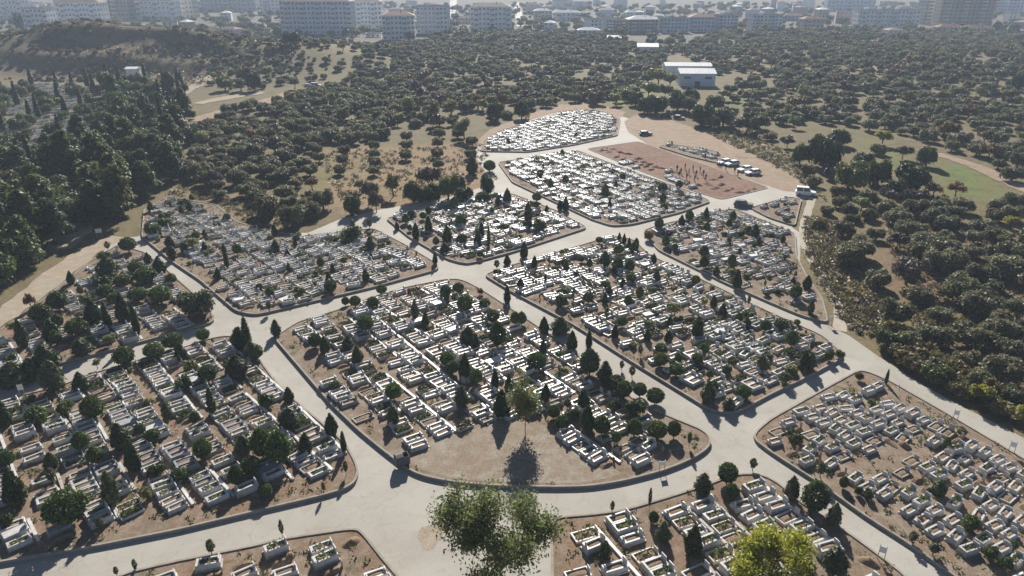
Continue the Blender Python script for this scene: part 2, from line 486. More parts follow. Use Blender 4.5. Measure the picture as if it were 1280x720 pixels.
def ribbon(name, pts, width, mat, z=0.02, jit=0.25):
    """a track draped over the terrain, with ragged edges"""
    W = [at(*p) for p in pts]
    Q = []
    for i in range(len(W) - 1):
        n = max(2, int(np.linalg.norm(W[i + 1] - W[i]) / 2.0))
        for k in range(n): Q.append(W[i] + (W[i + 1] - W[i]) * k / n)
    Q.append(W[-1]); Q = np.array(Q)
    for _ in range(6): Q[1:-1] = (Q[:-2] + 2 * Q[1:-1] + Q[2:]) / 4
    ws = np.interp(np.linspace(0, 1, len(Q)), np.linspace(0, 1, len(width)), width) if hasattr(width, '__len__') else np.full(len(Q), width)
    V = []; F = []
    for i in range(len(Q)):
        d = Q[min(i + 1, len(Q) - 1)] - Q[max(i - 1, 0)]; d /= np.linalg.norm(d) + 1e-9
        nrm = np.array((-d[1], d[0]))
        a = Q[i] + nrm * ws[i] * (0.5 + rng.uniform(-jit, jit) * 0.3); b = Q[i] - nrm * ws[i] * (0.5 + rng.uniform(-jit, jit) * 0.3)
        for p in (a, (2 * a + b) / 3, (a + 2 * b) / 3, b):
            V.append((p[0], p[1], float(hgt(p[0], p[1])) + z))
        if i:
            k = 4 * i
            for j in range(3): F.append((k - 4 + j, k - 3 + j, k + 1 + j, k + j))
    if F:
        a, b, c = [np.array(V[j]) for j in F[0][:3]]
        if np.cross(b - a, c - a)[2] < 0: F = [f[::-1] for f in F]
    return tag(obj(name, MB().add(V, F).mesh(name, [mat])), kind='structure')

# concrete lanes: one sheet under the raised plots
LANE = [(-60, 800), (-60, 520), (0, 482), (90, 440), (125, 318), (148, 297), (172, 296), (240, 262), (330, 292), (385, 291), (430, 272), (480, 261), (560, 247), (606, 233),
        (606, 214), (592, 192), (606, 170), (655, 150), (700, 140), (760, 140), (792, 150), (803, 172), (880, 201), (940, 222), (975, 231), (1003, 238), (1017, 243), (1000, 252), (990, 284), (1001, 292), (1000, 330), (1018, 370), (1030, 404), (1046, 412), (1062, 420), (1100, 447),
        (1160, 485), (1210, 512), (1260, 537), (1330, 574), (1420, 640), (1420, 800)]
sheet('road', poly(LANE), 0.012, M['road'])
sheet('dirt_yard', smooth_poly(poly([(780, 152), (795, 143), (835, 149), (862, 158), (905, 176), (960, 202), (1003, 224), (1019, 240), (985, 240), (955, 231), (880, 206), (812, 182), (785, 165)])), 0.024, M['dirt'])
sheet('dirt_strip', smooth_poly(poly([(596, 176), (612, 162), (650, 147), (695, 131), (745, 129), (782, 140), (776, 148), (735, 136), (700, 139), (660, 151), (612, 172), (600, 186)])), 0.020, M['dirt'])
ribbon('dirt_track', [(-20, 412), (15, 388), (60, 352), (95, 325), (122, 306), (150, 296)], [4.0, 4.5, 5, 5, 5, 4], M['track'], 0.028)
ribbon('dirt_track', [(72, 312), (92, 292), (104, 278)], [5, 6, 5], M['track'], 0.02)
ribbon('footpath', [(1016, 247), (1008, 268), (1003, 290), (1005, 308), (1017, 332), (1037, 358), (1049, 380), (1050, 414)], [2.0, 1.7, 1.7, 1.5, 1.3, 1.3, 1.5, 2.0], M['path'], 0.036)
ribbon('dirt_track', [(243, 152), (280, 140), (320, 132), (355, 120), (372, 112)], [8, 9, 9, 8, 6], M['dirt'], 0.12)
ribbon('dirt_track', [(205, 128), (232, 112), (262, 97), (300, 84)], [8, 9, 9, 7], M['track'], 0.14)
ribbon('dirt_track', [(246, 130), (285, 122), (330, 116)], [6, 8, 5], M['track'], 0.13)
ribbon('dirt_track', [(10, 72), (80, 66), (150, 64), (190, 66), (230, 76), (262, 88)], [4, 4, 4, 4, 5, 5], M['dirt'], 0.15)
ribbon('dirt_track', [(1170, 192), (1215, 206), (1262, 228), (1310, 250)], [4, 5, 5, 5], M['dirt'], 0.10)
ribbon('dirt_track', [(1090, 88), (1108, 62), (1103, 46)], [10, 9, 7], M['dirt'], 0.2)
ribbon('street', [(563, 22), (566, 10), (567, 0)], [9, 12, 14], M['road'], 0.05)
ribbon('street', [(651, 34), (648, 16), (645, 3)], [8, 10, 12], M['road'], 0.05)

# ------------------------------------------------------------------ cemetery plots (raised beds held by kerbs)
PLOTS = {
 'lower_left': dict(d='lower left plot', pts=[(-40, 508), (0, 502), (75, 485), (110, 470), (175, 452), (240, 431), (280, 421), (312, 424), (326, 452), (345, 478), (367, 500), (405, 532), (432, 555), (447, 582), (449, 599), (437, 612), (405, 622), (320, 642), (225, 665), (125, 685), (0, 706), (-60, 718)], soil='soil', ang=-48),
 'centre': dict(d='central plot', pts=[(342, 424), (372, 404), (420, 390), (470, 372), (500, 362), (560, 350), (578, 351), (600, 362), (640, 388), (700, 428), (750, 466), (800, 507), (845, 526), (880, 540), (889, 551), (887, 562), (865, 577), (830, 591), (780, 604), (737, 611), (692, 612), (615, 610), (570, 606), (532, 599), (510, 590), (480, 567), (447, 540), (412, 506)], soil='soil_y', ang=-54),
 'right_mid': dict(d='plot right of centre', pts=[(604, 345), (642, 332), (715, 311), (765, 296), (793, 301), (812, 320), (890, 357), (960, 391), (1030, 422), (1057, 448), (1010, 473), (960, 497), (926, 516), (910, 519), (887, 515), (847, 490), (790, 455), (715, 407), (640, 367)], soil='soil_y', ang=-57),
 'right_back': dict(d='plot beside the footpath', pts=[(803, 290), (815, 285), (890, 266), (918, 262), (960, 279), (994, 293), (996, 322), (1010, 350), (1028, 375), (1036, 406), (1000, 396), (960, 379), (905, 355), (822, 314)], soil='soil_y', ang=-60),
 'triangle': dict(d='small triangular plot', pts=[(937, 261), (985, 247), (1002, 250), (994, 284), (960, 273)], soil='soil', ang=-60),
 'white_back': dict(d='white plot behind crossroads', pts=[(622, 204), (680, 195), (722, 189), (790, 215), (865, 241), (889, 253), (850, 267), (790, 282), (765, 284), (740, 276), (687, 251), (640, 229)], soil='soil_y', ang=-60),
 'far_top': dict(d='farthest white plot', pts=[(600, 190), (603, 178), (620, 166), (660, 153), (700, 142), (745, 138), (776, 150), (772, 170), (718, 182), (660, 191)], soil='soil_y', ang=-62),
 'red': dict(d='red earth plot', pts=[(733, 186), (798, 177), (880, 206), (962, 235), (902, 250), (872, 241), (800, 214)], soil='soil_r', ang=-62),
 'strip': dict(d='narrow plot by cars', pts=[(822, 184), (840, 181), (895, 190), (905, 196), (898, 205), (860, 196)], soil='soil', ang=-62),
 'mid_back': dict(d='plot under tree line', pts=[(482, 274), (560, 257), (620, 243), (640, 243), (695, 264), (735, 286), (640, 317), (584, 332), (560, 326), (510, 297)], soil='soil_y', ang=-55),
 'left_mid': dict(d='plot left of crossroads', pts=[(177, 297), (217, 330), (250, 352), (266, 366), (295, 391), (320, 396), (395, 378), (470, 360), (550, 338), (545, 330), (505, 306), (468, 287), (430, 290), (375, 297), (320, 286), (297, 279), (270, 257), (210, 247), (180, 263)], soil='soil_y', ang=-48),
 'far_left': dict(d='far left plot', pts=[(-40, 445), (0, 415), (60, 372), (110, 330), (148, 307), (182, 317), (212, 341), (262, 385), (270, 404), (175, 430), (75, 457), (0, 476), (-40, 488)], soil='soil', ang=-48),
 'bottom_left': dict(d='bottom left plot', pts=[(140, 723), (210, 706), (320, 684), (352, 676), (445, 662), (456, 670), (475, 695), (505, 730), (540, 790), (140, 800)], soil='soil', ang=-60),
 'bottom': dict(d='bottom right plot', pts=[(688, 649), (735, 646), (780, 640), (840, 622), (892, 605), (915, 595), (950, 594), (975, 607), (1000, 630), (1060, 668), (1130, 720), (1190, 790), (690, 800)], soil='soil', ang=-66),
 'right': dict(d='rightmost plot', pts=[(937, 548), (960, 527), (1040, 482), (1075, 463), (1110, 477), (1185, 520), (1290, 582), (1380, 640), (1330, 800), (1280, 790), (1190, 722), (1135, 683), (1080, 648), (1025, 608), (960, 566)], soil='soil_y', ang=-60),
}
PLOT_H, KERB_H, KERB_W = 0.26, 0.36, 0.22
for k, p in PLOTS.items():
    P = poly(p['pts'])
    if area2(P) < 0: P = P[::-1]
    P = smooth_poly(P, 2)
    p['P'] = P
    far = np.mean(P[:, 1]) > 160
    hh = 0.10 if k == 'red' else PLOT_H
    p['h'] = hh
    I = inset(P, KERB_W)
    top = sheet('plot_ground', I, hh, M[p['soil']])
    mb = MB(); n = len(P)
    kz = hh + (KERB_H - PLOT_H) if k != 'red' else hh + 0.04
    V4 = [(q[0], q[1], 0.0) for q in P] + [(q[0], q[1], kz) for q in P] + [(q[0], q[1], kz) for q in I] + [(q[0], q[1], 0.0) for q in I]
    F4 = []
    for i in range(n):
        j = (i + 1) % n
        for l in range(3): F4.append((l * n + i, l * n + j, (l + 1) * n + j, (l + 1) * n + i))
    mb.add(V4, F4)
    tag(obj('kerb', mb.mesh('kerb', [M['kerb']])), kind='structure')
CLEAR = smooth_poly(poly([(508, 583), (524, 562), (548, 550), (600, 538), (632, 524), (690, 535), (702, 555), (735, 580), (785, 594), (735, 606), (690, 607), (615, 605), (560, 600)]), 2)
sheet('trodden_clearing', CLEAR, PLOT_H + 0.008, M['soil_p'])

# ------------------------------------------------------------------ crowns and trunks
def sph(n):
    q = rng.normal(0, 1, (n, 3)); return q / np.linalg.norm(q, axis=1, keepdims=True)

def crown_profile(prof, n, size, mat, lump=0.10, depthf=0.30, up=0.3, tilt=0.7, aspect=1.6, nl=7):
    """surface of revolution with lumps; prof(t)->radius, t in 0..1 over height H"""
    H, fn = prof
    t = rng.uniform(0, 1, n * 4); r = np.array([fn(q) for q in t])
    keep = rng.uniform(0, 1, len(t)) < (r + 0.08) / (r.max() + 0.08)
    t = t[keep][:n]; r = r[keep][:n]; n = len(t)
    a = rng.uniform(0, 2 * math.pi, n)
    L = sph(nl * 3) ; ph = rng.uniform(0, 6.28, 6)
    lum = 1 + lump * (np.sin(3 * a + 7 * t + ph[0]) + np.sin(5 * a - 11 * t + ph[1]) + 0.8 * np.sin(8 * a + 19 * t + ph[2])) / 1.6
    rr = r * lum * (1 - depthf * rng.uniform(0, 1, n) ** 2)
    C = np.stack([rr * np.cos(a), rr * np.sin(a), t * H], 1)
    N = np.stack([np.cos(a), np.sin(a), np.full(n, up)], 1)
    C += rng.normal(0, size * 0.35, C.shape)
    return MB().leaves(C, N, size, 0, aspect, tilt)

def crown_blobs(blobs, n, size, tilt=0.7, aspect=1.5, thick=0.35, flat=0.85):
    mb = MB()
    tot = sum(b[3] ** 2 for b in blobs)
    for (x, y, z, r) in blobs:
        k = max(6, int(n * r * r / tot))
        d = sph(k); d[:, 2] = np.where(d[:, 2] < -0.7, -d[:, 2], d[:, 2])
        rad = r * (1 - thick * rng.uniform(0, 1, k) ** 1.7)
        C = d * rad[:, None] * np.array((1, 1, flat)) + np.array((x, y, z))
        C += rng.normal(0, size * 0.4, C.shape)
        mb.leaves(C, d + np.array((0, 0, 0.3)), size, 0, aspect, tilt)
    return mb

def blobset(k, R0, H0, r, zc, spread=1.0):
    out = [(0, 0, zc, r * 1.25)]
    for i in range(k):
        a = i * 2.4 + rng.uniform(-0.5, 0.5); q = R0 * math.sqrt(rng.uniform(0.15, 1)) * spread
        out.append((q * math.cos(a), q * math.sin(a), zc + rng.uniform(-0.5, 0.75) * H0, r * rng.uniform(0.65, 1.1)))
    return out

PROTO = {}
def proto(kind, crowns, trunk, w_, h_, name, cat, look):
    PROTO[kind] = dict(crowns=crowns, trunk=trunk, w=w_, h=h_, name=name, cat=cat, look=look)

def trunk_mesh(h, r, limbs=0, spread=0.5, tall=1.0):
    mb = MB()
    b = rng.uniform(-0.06, 0.06, 2) * h
    mb.tube([(0, 0, -0.15), (b[0] * 0.3, b[1] * 0.3, h * 0.4), (b[0], b[1], h)], [r * 1.25, r, r * 0.75], 7)
    for i in range(limbs):
        a = i * 6.28 / limbs + rng.uniform(-0.4, 0.4)
        e = np.array((b[0] + math.cos(a) * spread, b[1] + math.sin(a) * spread, h + tall * rng.uniform(0.7, 1.1)))
        s_ = np.array((b[0], b[1], h * 0.9)); m = (s_ + e) / 2 + np.array((0, 0, 0.12 * tall)) + np.array((math.cos(a), math.sin(a), 0)) * spread * 0.15
        mb.tube([s_, m, e], [r * 0.6, r * 0.42, r * 0.18], 5)
        for _ in range(2):
            a2 = a + rng.uniform(-0.9, 0.9)
            e2 = m + np.array((math.cos(a2) * spread * 0.6, math.sin(a2) * spread * 0.6, tall * rng.uniform(0.35, 0.7)))
            mb.tube([m, (m + e2) / 2 + np.array((0, 0, 0.05)), e2], [r * 0.33, r * 0.22, r * 0.1], 4)
    return mb.mesh('trunk', [M['bark']], True)

def build_protos():
    cone = lambda t: 1.0 * (0.62 + 0.9 * t if t < 0.2 else 0.80 * (1 - ((t - 0.2) / 0.8) ** 1.55) + 0.0) * 0.95
    ball = lambda t: 1.1 * math.sqrt(max(0.0, 1 - (2 * t - 1) ** 2)) * (1.05 - 0.15 * t)
    egg = lambda t: 1.0 * (max(0.0, math.sin(math.pi * (t ** 0.75) * 0.98 + 0.02)) ** 0.7)
    col = lambda t: 0.42 * (min(1.0, 0.55 + 2.2 * t) * (1 - t ** 2.2) ** 0.75)
    spire = lambda t: 1.1 * (min(1.0, 0.6 + 2.5 * t) * (1 - t ** 1.3) ** 0.95)
    def shift(me, z):
        me.transform(__import__('mathutils').Matrix.Translation((0, 0, z))); return me
    proto('cone', [shift(crown_profile((2.6, cone), 2300, 0.15, 'l', 0.10).mesh('crown', [M['l_cyp']]), 0.18) for _ in range(3)], trunk_mesh(0.5, 0.09), 1.75, 2.8, 'clipped_cypress', 'tree', 'dark conical clipped cypress')
    proto('ball', [shift(crown_profile((2.1, ball), 2600, 0.14, 'l', 0.07).mesh('crown', [M['l_ball']]), 0.45) for _ in range(3)], trunk_mesh(0.9, 0.08), 2.2, 2.55, 'round_clipped_tree', 'tree', 'round clipped dark green tree')
    proto('egg', [shift(crown_profile((2.6, egg), 2600, 0.15, 'l', 0.08).mesh('crown', [M['l_ball']]), 0.40) for _ in range(3)], trunk_mesh(0.9, 0.08), 2.0, 3.0, 'egg_shaped_cypress', 'tree', 'egg shaped green cypress')
    proto('col', [shift(crown_profile((4.0, col), 1900, 0.14, 'l', 0.10, up=0.8).mesh('crown', [M['l_cyp']]), 0.15) for _ in range(2)], trunk_mesh(0.6, 0.07), 0.85, 4.15, 'slim_cypress', 'tree', 'slim dark columnar cypress')
    proto('sap', [shift(crown_profile((1.3, lambda t: 0.26 * math.sin(math.pi * (0.06 + 0.9 * t)) ** 0.8), 420, 0.11, 'l', 0.12).mesh('crown', [M['l_feather']]), 0.55) for _ in range(2)], trunk_mesh(0.8, 0.03), 0.52, 1.9, 'cypress_sapling', 'tree', 'thin young cypress sapling')
    proto('feather', [shift(crown_profile((2.8, lambda t: 1.0 * (min(1, 0.5 + 1.7 * t) * (1 - t ** 1.8) ** 0.8)), 1700, 0.20, 'l', 0.26, 0.55, 0.7, 0.6, 2.4).mesh('crown', [M['l_feather']]), 0.15) for _ in range(3)], trunk_mesh(0.9, 0.07), 2.0, 3.0, 'feathery_thuja', 'tree', 'loose feathery grey green thuja')
    proto('bush', [crown_blobs(blobset(7, 0.75, 0.35, 0.55, 0.55), 1500, 0.15).mesh('crown', [M['l_ball']]) for _ in range(3)], trunk_mesh(0.4, 0.05), 2.4, 1.35, 'low_bush', 'bush', 'low dark green bush')
    proto('ybush', [crown_blobs(blobset(7, 0.75, 0.4, 0.55, 0.6), 1300, 0.17).mesh('crown', [M['l_light']]) for _ in range(2)], trunk_mesh(0.4, 0.05), 2.4, 1.5, 'pale_bush', 'bush', 'pale yellow green bush')
    proto('purple', [crown_blobs(blobset(6, 0.6, 0.35, 0.5, 0.6), 1100, 0.15).mesh('crown', [M['l_purple']])], trunk_mesh(0.4, 0.05), 2.1, 1.4, 'flowering_bush', 'bush', 'purple flowering bush')
    proto('orange', [crown_blobs(blobset(6, 0.6, 0.4, 0.5, 0.6), 900, 0.17).mesh('crown', [M['l_autumn']]) for _ in range(2)], trunk_mesh(0.4, 0.05), 2.1, 1.4, 'rusty_bush', 'bush', 'rust coloured bush')
    ol = [crown_blobs(blobset(16, 1.65, 0.95, 1.05, 1.55), 4200, 0.24, 0.8, 1.7, 0.35).mesh('crown', [M['l_olive']]) for _ in range(6)]
    proto('olive', ol, trunk_mesh(0.8, 0.22, 4, 0.9, 1.0), 5.0, 3.4, 'olive_tree', 'tree', 'grey green olive tree')
    proto('autumn', [crown_blobs(blobset(9, 1.6, 1.0, 0.9, 2.5), 1500, 0.28, 0.8, 1.6, 0.6).mesh('crown', [M['l_autumn']]) for _ in range(2)], trunk_mesh(1.3, 0.16, 4, 0.8, 1.2), 4.6, 4.0, 'autumn_tree', 'tree', 'rusty brown autumn tree')
    proto('yellow', [crown_blobs(blobset(9, 1.5, 1.0, 0.9, 2.4), 1700, 0.26, 0.8, 1.6, 0.5).mesh('crown', [M['l_yellow']]) for _ in range(2)], trunk_mesh(1.3, 0.16, 4, 0.8, 1.2), 4.6, 4.0, 'yellow_tree', 'tree', 'yellowing round tree')
    proto('light', [crown_blobs(blobset(9, 1.4, 1.2, 0.85, 2.7), 1600, 0.25, 0.8, 1.6, 0.5).mesh('crown', [M['l_light']]) for _ in range(3)], trunk_mesh(1.4, 0.14, 4, 0.8, 1.2), 4.3, 4.4, 'light_green_tree', 'tree', 'light yellow green tree')
    proto('broad', [crown_blobs(blobset(17, 1.85, 1.4, 1.2, 2.0), 4000, 0.28, 0.8, 1.6, 0.45).mesh('crown', [M['l_green']]) for _ in range(3)], trunk_mesh(1.5, 0.2, 4, 1.0, 1.4), 6.0, 4.8, 'leafy_tree', 'tree', 'mid green leafy tree')
    proto('dark', [crown_blobs(blobset(18, 1.85, 1.3, 1.2, 1.35), 4200, 0.27, 0.8, 1.6, 0.4).mesh('crown', [M['l_cyp']]) for _ in range(3)], trunk_mesh(0.8, 0.22, 3, 0.9, 1.0), 6.0, 3.9, 'dark_thicket_tree', 'tree', 'dark evergreen thicket tree')
    proto('twig', [crown_blobs(blobset(9, 1.7, 1.0, 0.95, 2.2), 1300, 0.24, 0.9, 3.5, 0.7).mesh('crown', [M['l_twig']]) for _ in range(2)], trunk_mesh(1.2, 0.12, 5, 0.9, 1.3), 5.2, 3.9, 'bare_tree', 'tree', 'bare twiggy brown tree')
    proto('brush', [crown_blobs(blobset(10, 1.2, 0.5, 0.8, 0.9), 1900, 0.26, 0.8, 2.2, 0.5).mesh('crown', [M['l_brush']]) for _ in range(3)], trunk_mesh(0.6, 0.06), 4.0, 2.3, 'roadside_brush', 'bush', 'yellowish roadside brush')
    proto('spire', [shift(crown_profile((13.0, spire), 3400, 0.42, 'l', 0.14, 0.45, 0.9).mesh('crown', [M['l_cyp']]), 0.5) for _ in range(3)], trunk_mesh(2.0, 0.2), 2.5, 13.5, 'tall_cypress', 'tree', 'tall dark cypress')
    def pine_blobs():
        B = []
        for i in range(30):
            t = rng.uniform(0, 1); r = 3.0 * (1 - 0.72 * t) * math.sqrt(rng.uniform(0.2, 1)); a = rng.uniform(0, 6.28)
            B.append((r * math.cos(a), r * math.sin(a), 1.6 + 9.4 * t, 1.5 * (1 - 0.45 * t)))
        return B + [(0, 0, 11.6, 0.8)]
    proto('pine', [crown_blobs(pine_blobs(), 6000, 0.36, 0.7, 2.2, 0.5, 0.8).mesh('crown', [M['l_pine']]) for _ in range(4)], trunk_mesh(5.0, 0.28, 4, 1.2, 3), 7.0, 12.4, 'pine_tree', 'tree', 'bushy dark green pine')
build_protos()

TREES = []       # placed individuals: (kind, x, y, sx, sz, plot)
def plot_of(x, y):
    for k, p in PLOTS.items():
        if inside(p['P'], np.array([x]), np.array([y]))[0]: return k
    return None

CELL = {}
def place_tree(kind, x, y, w_, h_, where=None):
    pr = PROTO[kind]
    TREES.append(dict(kind=kind, x=x, y=y, sx=w_ / pr['w'], sz=h_ / pr['h'], where=where))

def px_tree(kind, cx, cy, w_, h_, where=None, grow=1.0):
    base = cy + 0.5 * h_
    p = at(cx, base)
    z = float(hgt(*p))
    d = depth(p[0], p[1], z); s = d / FPX
    dep = PITCH + math.atan((base - 360) / FPX)
    W = w_ * s * grow
    Hh = max((0.42 if kind == 'brush' else 0.75) * W, (h_ * s - 0.35 * W * math.sin(dep)) / math.cos(dep) * grow)
    p[1] += W * 0.2
    place_tree(kind, p[0], p[1], W, Hh, where)

